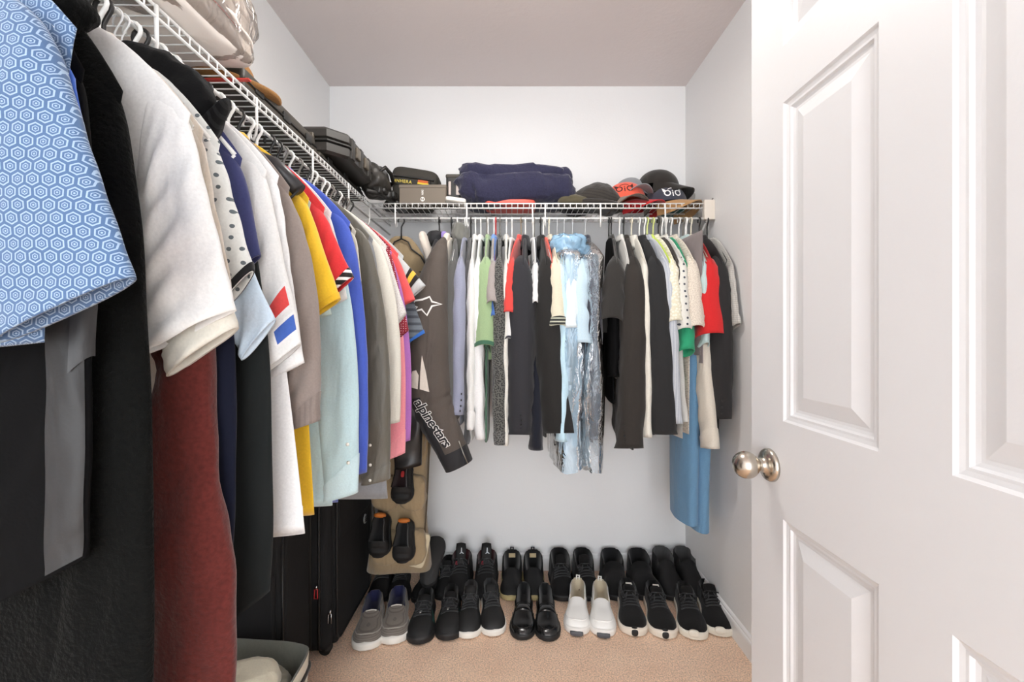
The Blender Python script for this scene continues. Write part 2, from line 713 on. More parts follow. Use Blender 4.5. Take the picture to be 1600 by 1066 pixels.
def wire_shelf(name, label, origin, rz, length, trims):
    """local x runs along the front, local y from front (0) to wall (SH_D), z = 0 is the deck"""
    root = empty(name, origin, rz)
    tag(root, label, 'shelf', 'wire closet shelves')
    r = 0.0026
    lip = 0.022
    drop = SH_Z - ROD_Z
    # deck wires bent down over the lip, sharing one mesh
    v, f = tube_vf([(0, SH_D - 0.006, 0), (0, SH_D * 0.5, 0), (0, 0.004, 0), (0, -0.001, -0.002), (0, -0.002, -0.006), (0, -0.002, -lip)], 0.0016, 6)
    me = None
    n = int(length / 0.0254)
    for i in range(n + 1):
        if me is None:
            o = mk('deck_wire', v, f, M_WIRE, root)
            me = o.data
        else:
            o = bpy.data.objects.new('deck_wire', me)
            COL.objects.link(o)
            o.parent = root
        o.location = (0.006 + i * 0.0254, 0, 0)
    tube('front_rail', [(0, 0.001, -0.0015), (length, 0.001, -0.0015)], r + 0.0006, M_WIRE, root)
    tube('lip_rail', [(0, -0.002, -lip), (length, -0.002, -lip)], r + 0.0004, M_WIRE, root)
    tube('back_rail', [(0, SH_D - 0.006, -0.003), (length, SH_D - 0.006, -0.003)], r, M_WIRE, root)
    tube('middle_rail', [(0, SH_D * 0.5, -0.004), (length, SH_D * 0.5, -0.004)], r, M_WIRE, root)
    tube('hanging_rod', [(0, 0.0, -drop), (length, 0.0, -drop)], 0.0042, M_WIRE, root)
    for x in trims:
        o = tube('rod_support', [(x, -0.002, -0.001), (x, -0.003, -drop - 0.004), (x, -0.001, -drop - 0.022), (x + 0.002, 0.006, -drop - 0.036), (x + 0.004, 0.014, -drop - 0.030), (x + 0.004, 0.016, -drop - 0.012)], 0.0034, M_WIRE, root)
    return root


BACK_LEN = XR - ROD_X
sb = wire_shelf('wire_shelf', 'white wire shelf with hanging rod across the back wall', (ROD_X, ROD_Y, SH_Z), 0, BACK_LEN - 0.004,
                [0.11, 0.42, 0.705, 0.76, 1.0, 1.28])
# square white end bracket at the right wall
v, f = box_vf(BACK_LEN - 0.046, BACK_LEN - 0.001, -0.012, 0.010, -0.072, 0.012)
ob = mk('end_bracket', v, f, plain('bracket_white', (226, 218, 206), 0.5), sb, False)
tube('screw', [(BACK_LEN - 0.012, -0.010, 0.014), (BACK_LEN - 0.012, -0.016, 0.016)], 0.003, plain('screw_steel', (150, 145, 140), 0.4, 1.0), ob)
tube('brace', [(BACK_LEN - 0.03, 0.0, -0.07), (BACK_LEN - 0.012, SH_D * 0.55, -0.17), (BACK_LEN - 0.008, SH_D - 0.004, -0.25)], 0.004, M_WIRE, sb)
LEFT_LEN = YB - 0.10
sl = wire_shelf('wire_shelf', 'white wire shelf with hanging rod along the left wall', (ROD_X, 0.10, SH_Z), PI / 2, LEFT_LEN,
                [0.35, 0.64, 0.93, 1.22, 1.51, 1.745])

# ------------------------------------------------------------------ hangers and garments
ZN, ZS = -0.098, -0.218       # neck and shoulder-tip height below the rod


def wave(seed, k0=18, k1=60, n=5):
    rg = np.random.RandomState(seed)
    kx = rg.uniform(k0, k1, n)
    kz = rg.uniform(-7, 7, n)
    ph = rg.uniform(0, 2 * PI, n)
    am = rg.uniform(0.4, 1.0, n) / np.sqrt(kx / k0)
    am /= am.sum()

    def fn(x, z):
        return sum(a * np.sin(k * x + q * z + p) for a, k, q, p in zip(am, kx, kz, ph))
    return fn


def crom(pts, t):
    """Catmull-Rom through 2-D points, t in 0..1"""
    P = np.array(pts, float)
    n = len(P) - 1
    s = np.clip(t * n, 0, n - 1e-9)
    i = s.astype(int)
    u = (s - i)[:, None]
    a, b, c, d = P[np.maximum(i - 1, 0)], P[i], P[i + 1], P[np.minimum(i + 2, n)]
    return 0.5 * ((2 * b) + (c - a) * u + (2 * a - 5 * b + 4 * c - d) * u ** 2 + (3 * b - a - 3 * c + d) * u ** 3)


def spw(a, e):
    return np.sign(a) * np.abs(a) ** e


class Sleeve:
    def __init__(self, O, I, rt, yo, amp, seed, side=1, fl=-0.24, bend=0.0):
        self.O, self.I, self.rt, self.yo, self.amp, self.side, self.bend = O, I, rt, yo, amp, side, bend
        self.fl = fl
        self.w = wave(seed, 25, 80)
        self.w2 = wave(seed + 99, 10, 30, 4)

    def S(self, t, th, off=0.0):
        t = np.asarray(t, float).ravel()
        th = np.asarray(th, float).ravel()
        o, i = crom(self.O, t), crom(self.I, t)
        c, h = (o + i) / 2, (o - i) / 2
        hl = np.linalg.norm(h, axis=1)
        k = spw(np.cos(th), 0.8)
        scale = 1 + off / np.maximum(hl, 0.01)
        xz = c + h * (k * scale)[:, None]
        rt = self.rt * np.clip(0.35 + 2.2 * t, 0, 1)
        lng = 1 + self.fl * np.clip(t, 0, 1)
        l = k * hl
        y = self.yo + self.bend * t * t + (rt * lng + off) * spw(np.sin(th), 0.9)
        ramp = np.clip(t * 3, 0.1, 1)
        y = y + self.amp * ramp * self.w(l * 1.0 + 0.3 * t, t * 6.0)
        y = y + self.amp * 0.7 * ramp * np.sin(th) * self.w2(t * 1.6, l * 4)
        return np.stack([self.side * xz[:, 0], y, xz[:, 1]], 1)

    def mesh(self, nt=30, na=28, t0=0.0, t1=1.0, off=0.0, lip=True):
        ts = np.linspace(t0, t1, nt)
        th = np.linspace(0, 2 * PI, na, endpoint=False)
        T, A = np.meshgrid(ts, th, indexing='ij')
        v = self.S(T, A, off)
        rows = nt
        if lip:
            T2, A2 = np.meshgrid(np.array([t1 - 0.004, t1 - 0.07]), th, indexing='ij')
            v = np.concatenate([v, self.S(T2, A2, off - 0.0035)])
            rows += 2
        return v.tolist(), grid_faces(rows, na, True, self.side < 0)

    def patch(self, t0, t1, a0, a1, off=0.0015, nt=8, na=8, face=-1):
        """patch on the face of the sleeve; a is 0 at the outer edge, 1 at the inner edge"""
        ts = np.linspace(t0, t1, nt)
        aa = np.linspace(a0, a1, na) * PI * face
        T, A = np.meshgrid(ts, aa, indexing='ij')
        return self.S(T, A, off).tolist(), grid_faces(nt, na, False, face * self.side > 0)


def body_vf(hw, hem, hemw, tk, amp, seed, neck=0.06, yo=0.0, zn=ZN, zs=ZS, n=44, m=26, tilt=0.0):
    w = wave(seed, 14, 45)
    rows = []
    for s in np.linspace(0, 1, 9):
        rows.append((neck + (hw - neck) * s, 0.010 + (tk * 0.8 - 0.010) * s, zn + (zs - zn) * s ** 1.5))
    zt = zs - 0.015
    for s in np.linspace(0, 1, m):
        z = zt + (hem - zt) * s
        a = min(1, (zs - z) / 0.20)
        W = hw * 0.995 - 0.03 * a
        W = W + (hemw - (hw - 0.03)) * max(0.0, min(1, (zs - z - 0.12) / max(0.05, (zs - hem - 0.12)))) ** 0.7 if hemw != hw else W
        rows.append((W, tk * (0.8 + 0.2 * a), z))
    rows.append((rows[-1][0] - 0.003, rows[-1][1] - 0.003, hem + 0.002))
    rows.append((rows[-2][0] - 0.004, rows[-2][1] - 0.004, hem + 0.05))
    th = np.linspace(0, 2 * PI, n, endpoint=False)
    V = []
    for W, T, z in rows:
        x = W * spw(np.cos(th), 0.85)
        ramp = np.clip((ZN - z) / 0.35, 0.02, 1)
        y = yo + T * spw(np.sin(th), 0.9) + amp * ramp * w(x, np.full_like(x, z))
        zz = z + tilt * x * ramp
        V.append(np.stack([x, y, zz], 1))
    return np.concatenate(V).tolist(), grid_faces(len(rows), n)


HANG = {}
M_HANG = {
    'white': plain('hanger_white_plastic', (240, 240, 236), 0.35),
    'black': plain('hanger_black_plastic', (34, 33, 32), 0.4),
    'grey': plain('hanger_grey_plastic', (120, 116, 110), 0.45),
    'wire': plain('hanger_white_wire', (225, 225, 225), 0.35),
    'lime': plain('hanger_lime_plastic', (214, 224, 140), 0.4),
    'red': plain('hanger_red_plastic', (196, 60, 64), 0.4),
    'tan': plain('hanger_tan_velvet', (150, 138, 120), 0.9),
    'wide': plain('hanger_black_broad', (42, 42, 44), 0.4),
    'cream': plain('hanger_cream_plastic', (228, 222, 202), 0.4),
}


def hanger(kind, what, loc, rz, hw):
    key = (kind, round(hw, 2))
    if key not in HANG:
        r = {'wire': 0.0013, 'tan': 0.0026, 'wide': 0.0030, 'cream': 0.0045, 'white': 0.0040}.get(kind, 0.0034)
        R = 0.0135
        pts = [(R * math.cos(a), 0, -0.0105 + R * math.sin(a)) for a in [math.radians(d) for d in (205, 180, 150, 120, 90, 60, 30, 0, -30)]]
        pts += [(0.006, 0, -0.026), (0.001, 0, -0.036), (0, 0, -0.055), (0, 0, -0.088)]
        hook = tube_vf(pts, min(r, 0.0032), 8)
        e = hw - 0.018
        arm = [(-e, 0, ZS + 0.005), (-e * 0.75, 0, ZS + 0.055), (-e * 0.4, 0, ZN - 0.035), (-0.03, 0, ZN - 0.004), (0, 0, -0.088), (0.03, 0, ZN - 0.004), (e * 0.4, 0, ZN - 0.035), (e * 0.75, 0, ZS + 0.055), (e, 0, ZS + 0.005)]
        if kind == 'wide':
            rad = [0.016, 0.015, 0.012, 0.009, 0.008, 0.009, 0.012, 0.015, 0.016]
        else:
            rad = [r] * 9
        fr = tube_vf(arm, rad, 10)
        bar = tube_vf([(-e, 0, ZS + 0.005), (-e * 0.9, 0, ZS - 0.014), (0, 0, ZS - 0.016), (e * 0.9, 0, ZS - 0.014), (e, 0, ZS + 0.005)], min(r, 0.0035), 8)
        HANG[key] = []
        for nm, vf in (('hook', hook), ('shoulder_arms', fr), ('cross_bar', bar)):
            me = bpy.data.meshes.new(nm)
            me.from_pydata([tuple(p) for p in vf[0]], [], vf[1])
            me.materials.append(M_HANG[kind])
            me.polygons.foreach_set('use_smooth', [True] * len(me.polygons))
            HANG[key].append((nm, me))
    root = empty('clothes_hanger', loc, rz)
    adj = {'white': 'white plastic', 'black': 'black plastic', 'grey': 'grey plastic', 'wire': 'thin white wire', 'lime': 'lime plastic', 'red': 'red plastic', 'tan': 'slim tan', 'wide': 'broad black', 'cream': 'cream plastic'}[kind]
    tag(root, '%s hanger holding the %s' % (adj, what), 'hanger', 'clothes hangers on the wire shelf rods')
    for nm, me in HANG[key]:
        o = bpy.data.objects.new(nm, me)
        COL.objects.link(o)
        o.parent = root
    return root


M_BUTTON_D = plain('dark_button', (28, 28, 30), 0.3)
M_BUTTON_L = plain('pearl_button', (226, 224, 216), 0.25)
SEED = [11]


def garment(side, pos, name, what, label, mat, cat='shirt', sleeve='short', hw=0.19, hem=-0.74, hemw=None, tk=0.012, rt=0.016,
            su=None, sz=None, si=None, siz=None, yo=0.0, amp=0.004, rot=0.0, collar='crew', ccol=None, hk='white', cuff=None, cuff_t=0.9,
            buttons=None, Om=None, Im=None, bend=0.0, neck=0.06, far=True, drop=0.0, group=None, hi=False, tilt=0.0, fl=None):
    """one garment on its hanger. side 'L' hangs on the left rod at depth pos, side 'B' on the back rod at X pos.
    local x points out from the wall, local y along the rod."""
    SEED[0] += 17
    seed = SEED[0]
    if side == 'L':
        loc, rz = (ROD_X, pos, ROD_Z - drop), math.radians(rot)
    else:
        loc, rz = (pos, ROD_Y, ROD_Z - drop), -PI / 2 + math.radians(rot)
    if hk:
        hanger(hk, what, loc, rz, min(hw, 0.2))
    root = empty(name, loc, rz)
    tag(root, label, cat, group or ('clothes on the left rod' if side == 'L' else 'clothes on the back rod'))
    hemw = hemw if hemw is not None else hw - 0.045
    zs = ZS
    if side == 'B' or not hi:
        tk_b, amp_b = tk * 0.62, amp * 0.45
    else:
        tk_b, amp_b = tk, amp
    if side == 'B':
        amp = amp * 1.4
    v, f = body_vf(hw, hem, hemw, tk_b, amp_b, seed, neck, 0, ZN, zs, n=64 if hi else 44, m=36 if hi else 26, tilt=tilt)
    mk('body', v, f, mat, root)
    g = {'root': root}
    if sleeve != 'none':
        if sleeve == 'short':
            su = hw + 0.055 if su is None else su
            sz = zs - 0.26 if sz is None else sz
            si = su - 0.12 if si is None else si
            siz = sz - 0.06 if siz is None else siz
        else:
            su = hw + 0.045 if su is None else su
            sz = -0.86 if sz is None else sz
            si = su - 0.085 if si is None else si
            siz = sz - 0.012 if siz is None else siz
        O0, O1 = (hw - 0.05, zs + 0.030), (hw - 0.004, zs - 0.012)
        I0 = (hw - 0.065, zs - 0.06)
        if sleeve == 'short':
            O = [O0, O1] + (Om or [((O1[0] * 0.55 + su * 0.45) + 0.004, O1[1] * 0.5 + sz * 0.5)]) + [(su, sz)]
            I = [I0] + (Im or [(I0[0] * 0.6 + si * 0.4, I0[1] * 0.6 + siz * 0.4), (I0[0] * 0.25 + si * 0.75, I0[1] * 0.25 + siz * 0.75)]) + [(si, siz)]
        else:
            L = sz - O1[1]
            Li = siz - I0[1]
            O = [O0, O1] + (Om or [(O1[0] + (su - O1[0]) * 0.55 + 0.006, O1[1] + L * 0.22), (O1[0] + (su - O1[0]) * 0.9 + 0.006, O1[1] + L * 0.5), (su + 0.004, O1[1] + L * 0.78)]) + [(su, sz)]
            I = [I0] + (Im or [(I0[0] - 0.012 + (si - I0[0]) * 0.3, I0[1] + Li * 0.2), (I0[0] - 0.006 + (si - I0[0]) * 0.5, I0[1] + Li * 0.42), (I0[0] + (si - I0[0]) * 0.8 - 0.004, I0[1] + Li * 0.7), (si - 0.003, I0[1] + Li * 0.9)]) + [(si, siz)]
        flv = fl if fl is not None else (0.28 if (side == 'B' and sleeve == 'short') else -0.24)
        nt, na = (48, 40) if hi else ((30, 26) if sleeve == 'long' else (22, 26))
        for sd in ((1, -1) if far else (1,)):
            sv = Sleeve(O, I, rt if sd > 0 else min(rt, 0.007), yo if sd > 0 else 0.0, amp, seed + 5 + sd, sd, fl=flv, bend=bend if sd > 0 else 0)
            o = mk('sleeve', *sv.mesh(nt, na), mat, root)
            if sd > 0:
                g['sleeve'], g['so'] = sv, o
            if cuff is not None:
                co = mk('cuff', *sv.mesh(6, na, cuff_t, 1.0, 0.0022), cuff, o)
            if buttons and sd > 0:
                n, t0, t1, a, face, bm_ = buttons
                for k in range(n):
                    tt = t0 + (t1 - t0) * (k / max(1, n - 1))
                    p = sv.S([tt], [a * PI * face], 0.003)[0]
                    bo = blob('button', (0.0042, 0.0028, 0.0042), bm_, o, tuple(p), e1=0.8, e2=1.0, nu=10, nv=6)
    if collar == 'crew':
        rings = []
        for a, b in ((0.92, -0.004), (1.08, -0.002), (1.12, -0.014), (0.98, -0.018)):
            rings.append([(neck * a * math.cos(t * PI / 14), 0.014 * a * math.sin(t * PI / 14), ZN + b + 0.004) for t in range(28)])
        rings.append(rings[0])
        mk('collar', *loft(rings), ccol or mat, root)
    elif collar in ('shirt', 'polo'):
        rings = []
        hgt = 0.014
        for a, b in ((0.80, -0.02), (0.82, hgt), (0.90, hgt + 0.004), (1.02, hgt - 0.004), (1.18, -0.004), (1.24, -0.012), (1.16, -0.010)):
            rings.append([(neck * a * math.cos(t * PI / 14), 0.0135 * a * math.sin(t * PI / 14), ZN + b) for t in range(28)])
        mk('collar', *loft(rings), ccol or mat, root)
    elif collar == 'hood':
        blob('hood', (0.085, 0.034, 0.075), ccol or mat, root, (-0.01, 0.012, ZN + 0.005), e1=0.9, e2=0.9, amp=0.016, freq=22, seed=seed)
    elif collar == 'lapel':
        rings = []
        for a, b in ((0.85, -0.03), (0.87, 0.010), (0.97, 0.015), (1.1, 0.008), (1.32, -0.030), (1.4, -0.05), (1.3, -0.045)):
            rings.append([(neck * a * math.cos(t * PI / 14), 0.018 * a * math.sin(t * PI / 14), ZN + b) for t in range(28)])
        mk('collar', *loft(rings), ccol or mat, root)
    return g


# cloth colours
def fb(name, c, **k):
    return fabric(name, c, **k)


C_WHITE = fb('cotton_white', (240, 240, 238))
C_CREAM = fb('cotton_cream', (228, 222, 208))
C_BLACK = fb('wool_black', (10, 10, 11), sheen=0.0, spec=0.12)
C_SUIT = fb('suit_charcoal', (48, 48, 52), wr=0.25, sheen=0.1)
C_SUIT2 = fb('suit_black', (38, 37, 36), wr=0.25, sheen=0.1)
C_NAVY = fb('wool_navy', (20, 23, 38), sheen=0.05, spec=0.12)
RIB_B = fb('rib_black', (12, 12, 13), pattern='stripe', c2=(30, 30, 31), sc=2.2, sheen=0.05, spec=0.12)

# --- left rod, from the doorway inwards
g = garment('L', 0.410, 'patterned_shirt', 'blue hexagon print shirt', 'blue short sleeved shirt printed with white hexagons, nearest the doorway', fb('hex_print_blue', (76, 102, 138), pattern='hex', c2=(150, 172, 196), sc=1.25, wr=0.4), hw=0.2, hem=-0.528, hemw=0.168,
            su=0.274, sz=-0.452, si=0.150, siz=-0.512, tk=0.010, rt=0.018, yo=-0.022, amp=0.0018, collar='shirt', hi=True, tilt=0.10, Im=[(0.140, -0.34), (0.146, -0.42)])
garment('L', 0.436, 'blue_shirt', 'plain blue shirt', 'plain bright blue shirt squeezed behind the hexagon print shirt', fb('blue_plain', (70, 112, 206)), hw=0.168, su=0.205, sz=-0.40, hemw=0.1, hem=-0.5, tk=0.008, rt=0.008)
g = garment('L', 0.462, 'evening_jacket', 'black jacket with satin stripe', 'black jacket whose sleeve has a grey satin stripe, below the hexagon shirt', C_BLACK, 'jacket', 'long', hw=0.155, hem=-0.70, hemw=0.05,
            su=0.158, sz=-0.745, si=0.05, siz=-0.80, tk=0.010, rt=0.016, collar='lapel', hk='black', amp=0.003, hi=True)
sv = g['sleeve']
mk('satin_stripe', *sv.patch(0.48, 0.985, 0.10, 0.40, 0.0022, 24, 8), fb('satin_grey', (32, 32, 33), rough=0.45, spec=0.35, wr=0.8), g['so'])
mk('folded_satin_flap', *sv.patch(0.40, 0.66, -0.03, 0.24, 0.006, 12, 8), fb('satin_fold', (34, 34, 36), rough=0.45, spec=0.5, wr=0.9), g['so'])
g = garment('L', 0.502, 'fleece_coat', 'long black fleece coat', 'long black fuzzy fleece coat with a thick collar', fb('fleece_black', (10, 11, 10), fuzz=1.0, sheen=0.03, spec=0.1), 'coat', 'long', hw=0.160, hem=-1.18, hemw=0.13,
            su=0.190, sz=-1.06, si=0.06, siz=-1.08, tk=0.014, rt=0.022, collar='none', hk='black', amp=0.005, hi=True)
blob('collar', (0.060, 0.034, 0.032), fabric('fleece_black', (0, 0, 0)), g['root'], (0.072, -0.012, -0.112), (0, math.radians(32), 0), e1=0.8, e2=0.8, amp=0.006, freq=40)
garment('L', 0.556, 'white_shirt', 'wide white short sleeved shirt', 'large white short sleeved shirt beside the black fleece coat', C_WHITE, hw=0.2, su=0.256, sz=-0.472, si=0.128, siz=-0.535, hemw=0.10, tk=0.012, rt=0.018, amp=0.006, collar='none', hi=True, hk='white')
garment('L', 0.580, 'cream_shirt', 'cream cuffed shirt', 'cream shirt with a turned up cuff showing below the wide white sleeve', fb('linen_cream', (224, 220, 208)), hw=0.185, su=0.243, sz=-0.495, si=0.15, siz=-0.56, hemw=0.10, tk=0.008, rt=0.018, amp=0.006, cuff=fb('linen_cream_cuff', (230, 226, 214)), cuff_t=0.84, hi=True)
garment('L', 0.592, 'red_collar_tee', 'dull red tee', 'dull red t-shirt mostly hidden, only its shoulder showing beside white cloth', fb('brick_red', (176, 84, 78)), 't-shirt', hw=0.155, su=0.17, sz=-0.36, hemw=0.1, tk=0.006, rt=0.008, hk='grey')
garment('L', 0.604, 'striped_shirt', 'pale beige pinstripe shirt', 'pale beige pinstriped shirt between the dull red tee and dotted shirt', fb('pinstripe_beige', (226, 216, 204), pattern='stripe', c2=(208, 196, 182), sc=1.2), hw=0.182, su=0.222, sz=-0.44, hemw=0.1, tk=0.006, rt=0.010, collar='shirt', hk='white')
garment('L', 0.617, 'fleece_robe', 'maroon fleece robe', 'long maroon fleece robe with thick soft sleeve', fb('fleece_maroon', (88, 37, 33), fuzz=0.35, sheen=0.25, spec=0.1), 'robe', 'long', hw=0.168, hem=-1.25, hemw=0.15, su=0.216, sz=-1.04, si=0.10, siz=-1.06, tk=0.014, rt=0.026, amp=0.008, collar='none', hk='black', hi=True,
        Om=[(0.186, -0.40), (0.186, -0.58), (0.200, -0.74), (0.216, -0.87)], Im=[(0.095, -0.42), (0.10, -0.55), (0.09, -0.7), (0.085, -0.9)])
garment('L', 0.638, 'dotted_shirt', 'white shirt with grey dots', 'white short sleeved shirt with small grey dots and dark lining', fb('dot_print_white', (232, 234, 230), pattern='dots', c2=(96, 104, 108), sc=1.0), hw=0.182, su=0.232, sz=-0.41, si=0.165, siz=-0.485, hemw=0.1, tk=0.007, rt=0.016, amp=0.004, collar='none', cuff=fb('dark_lining', (22, 22, 24)), cuff_t=0.93, hi=True, hk='white')
garment('L', 0.646, 'navy_jacket', 'dark navy wool jacket', 'dark navy wool jacket with sleeve between maroon robe and charcoal coat', C_NAVY, 'jacket', 'long', hw=0.150, su=0.196, sz=-0.83, si=0.13, tk=0.006, rt=0.012, hemw=0.11, hem=-0.9, collar='none', hk='black')
g = garment('L', 0.664, 'knit_sweater', 'black ribbed knit sweater', 'black knit sweater slumped on its hanger with a ribbed edge', fb('knit_black', (15, 15, 16), weave=0.9, sheen=0.05, spec=0.12), 'sweater', 'short', hw=0.135, su=0.176, sz=-0.140, si=0.112, siz=-0.232, hem=-0.42, hemw=0.09, tk=0.010, rt=0.024, cuff=RIB_B, cuff_t=0.5, collar='none', hk='wire', amp=0.004, hi=True)
blob('draped_shoulder', (0.088, 0.024, 0.046), fabric('knit_black', (0, 0, 0)), g['root'], (0.075, -0.004, -0.118), (0, math.radians(30), 0), e1=0.8, e2=0.7, amp=0.008, freq=24, seed=3)
garment('L', 0.676, 'pale_blue_shirt', 'pale blue cuffed shirt', 'pale blue shirt whose open cuff hangs beside the red and blue patch', fb('oxford_pale_blue', (200, 218, 234)), hw=0.150, su=0.243, sz=-0.480, si=0.19, siz=-0.545, hemw=0.10, tk=0.006, rt=0.014, amp=0.005, collar='none', Om=[(0.17, -0.32)], hk='wire', hi=True)
garment('L', 0.696, 'navy_tee', 'navy blue cotton tee', 'navy blue cotton t-shirt beside the red and blue patched white shirt', fb('cotton_navy', (58, 62, 104)), 't-shirt', hw=0.178, su=0.208, sz=-0.375, si=0.15, siz=-0.42, hemw=0.1, tk=0.007, rt=0.014, collar='none', hk='white', hi=True)
garment('L', 0.712, 'wool_coat', 'charcoal wool coat', 'charcoal wool coat with long wide sleeve beside the maroon robe', fb('wool_charcoal', (29, 32, 32), wr=0.4, sheen=0.05, spec=0.12), 'coat', 'long', hw=0.160, su=0.214, sz=-0.93, si=0.12, siz=-1.0, hem=-1.0, hemw=0.11, tk=0.008, rt=0.016, collar='none', hk='black', hi=True)
g = garment('L', 0.748, 'patched_shirt', 'white shirt with patches', 'white shirt with a red patch and a blue patch on its sleeve', C_WHITE, hw=0.188, su=0.249, sz=-0.520, si=0.165, siz=-0.585, hemw=0.13, hem=-0.70, tk=0.012, rt=0.020, amp=0.005, collar='crew', hi=True, hk='white')
sv = g['sleeve']
M_PR, M_PB, M_PW = fb('patch_red', (214, 74, 72)), fb('patch_blue', (66, 98, 176)), fb('patch_white', (246, 246, 246))
mk('patch_border', *sv.patch(0.740, 0.83, 0.14, 0.52, 0.0016), M_PW, g['so'])
mk('red_patch', *sv.patch(0.752, 0.818, 0.16, 0.50, 0.0024), M_PR, g['so'])
mk('patch_border', *sv.patch(0.845, 0.93, 0.10, 0.45, 0.0016), M_PW, g['so'])
mk('blue_patch', *sv.patch(0.857, 0.918, 0.12, 0.43, 0.0024), M_PB, g['so'])
garment('L', 0.780, 'long_white_tee', 'long oversized white tee', 'long oversized white t-shirt hanging lower than its neighbours', fb('jersey_white', (244, 244, 244)), 't-shirt', hw=0.192, su=0.238, sz=-0.555, si=0.17, siz=-0.59, hem=-0.878, hemw=0.240, tk=0.012, rt=0.012, amp=0.004, hi=True, hk='white', tilt=0.05)
garment('L', 0.832, 'taupe_sweatshirt', 'taupe sweatshirt', 'taupe grey sweatshirt with long sleeve and ribbed cuff', fb('sweat_taupe', (142, 130, 124)), 'sweatshirt', 'long', hw=0.185, su=0.240, sz=-0.672, si=0.185, siz=-0.690, hem=-0.68, hemw=0.15, tk=0.012, rt=0.020, amp=0.004, cuff=fb('sweat_taupe_rib', (136, 124, 118), pattern='stripe', c2=(128, 116, 110), sc=1.5), cuff_t=0.87, hk='white', hi=True)
hanger('wide', 'nothing but a thin strap, beside the taupe sweatshirt', (ROD_X, 0.862, ROD_Z), 0, 0.205)
garment('L', 0.900, 'yellow_polo', 'yellow polo shirt', 'mustard yellow polo shirt with short sleeves', fb('pique_yellow', (232, 186, 48)), 'polo shirt', hw=0.190, su=0.255, sz=-0.43, si=0.185, siz=-0.475, hem=-0.882, hemw=0.202, tk=0.012, rt=0.022, amp=0.006, collar='polo', cuff=fb('pique_yellow_rib', (222, 174, 40)), cuff_t=0.93, hk='white', hi=True)
garment('L', 0.930, 'mint_tee', 'pale mint tee', 'pale mint t-shirt whose hem shows under the yellow sleeve', fb('mint_pale', (204, 226, 222)), 't-shirt', hw=0.18, su=0.225, sz=-0.46, si=0.15, siz=-0.48, hemw=0.12, tk=0.010, rt=0.012, hk='white')
garment('L', 0.965, 'red_tee', 'red ringer tee', 'bright red t-shirt with black and white ringed sleeve end', fb('jersey_red', (212, 54, 58)), 't-shirt', hw=0.195, su=0.258, sz=-0.375, si=0.205, siz=-0.425, hemw=0.14, tk=0.010, rt=0.018, amp=0.004, cuff=fb('ringer_black', (30, 28, 30), pattern='hstripe', c2=(235, 235, 235), sc=1.2), cuff_t=0.88, hk='black', hi=True)
garment('L', 1.002, 'thin_white_tee', 'thin white tee', 'thin white t-shirt behind the bright red one', C_WHITE, 't-shirt', hw=0.195, su=0.232, sz=-0.42, hemw=0.14, tk=0.010, rt=0.012, hk='white')
garment('L', 1.034, 'aqua_dress_shirt', 'pale aqua dress shirt', 'pale aqua long sleeved dress shirt with buttoned cuff', fb('poplin_aqua', (186, 212, 218), wr=0.8), 'dress shirt', 'long', hw=0.180, su=0.242, sz=-0.885, si=0.165, siz=-0.905, hem=-0.915, hemw=0.185, tk=0.012, rt=0.022, amp=0.006, cuff=fb('poplin_aqua_cuff', (194, 218, 224)), cuff_t=0.86, collar='shirt', hk='white', hi=True, buttons=(2, 0.80, 0.86, 0.35, -1, M_BUTTON_L))
garment('L', 1.090, 'royal_blue_shirt', 'royal blue long sleeved shirt', 'royal blue long sleeved shirt beside the pale aqua one', fb('satin_royal', (62, 88, 186), rough=0.6, spec=0.4), 'shirt', 'long', hw=0.205, su=0.246, sz=-0.855, si=0.165, hem=-0.93, hemw=0.205, tk=0.014, rt=0.020, amp=0.006, collar='shirt', hk='black')
for k, (yy, hk_, wt, cc) in enumerate(((1.125, 'black', 'thin grey undershirt', (150, 150, 148)), (1.155, 'grey', 'thin dark undershirt', (70, 68, 66)), (1.185, 'white', 'thin ivory undershirt', (230, 226, 214)))):
    garment('L', yy, 'undershirt', wt, wt + ' tucked between the royal blue and olive shirts', fb('undershirt_%d' % k, cc), 'shirt', hw=0.185, su=0.20, sz=-0.36, hemw=0.14, hem=-0.7, tk=0.010, rt=0.010, hk=hk_)
garment('L', 1.235, 'olive_satin_shirt', 'olive satin shirt', 'dark olive satin shirt with long sleeve and buttoned cuff', fb('satin_olive', (92, 88, 78), rough=0.5, spec=0.5, wr=0.8), 'shirt', 'long', hw=0.205, su=0.262, sz=-0.92, si=0.185, siz=-0.935, hem=-0.93, hemw=0.19, tk=0.014, rt=0.022, amp=0.006, collar='shirt', cuff=fb('satin_olive_cuff', (98, 94, 84), rough=0.5, spec=0.5), cuff_t=0.92, hk='grey', buttons=(3, 0.78, 0.96, 0.55, -1, M_BUTTON_L))
garment('L', 1.285, 'steel_grey_shirt', 'steel grey shirt', 'steel grey shirt whose square hem hangs below the olive satin shirt', fb('steel_grey', (138, 140, 144)), 'shirt', 'short', hw=0.200, su=0.235, sz=-0.45, hem=-0.995, hemw=0.245, tk=0.014, rt=0.014, hk='black')
garment('L', 1.330, 'ivory_shirt', 'ivory long sleeved shirt', 'ivory long sleeved shirt right of the olive satin shirt', fb('ivory_cotton', (232, 228, 216)), 'shirt', 'long', hw=0.212, su=0.268, sz=-0.775, si=0.19, hemw=0.19, tk=0.014, rt=0.020, amp=0.006, collar='shirt', hk='white')
garment('L', 1.385, 'speckled_shirt', 'white speckled shirt', 'white speckled short sleeved shirt beside the ivory one', fb('speckle_white', (232, 228, 224), pattern='speckle', c2=(200, 192, 188)), hw=0.212, su=0.275, sz=-0.435, si=0.205, siz=-0.52, hemw=0.18, tk=0.014, rt=0.020, amp=0.005, collar='shirt', hk='white')
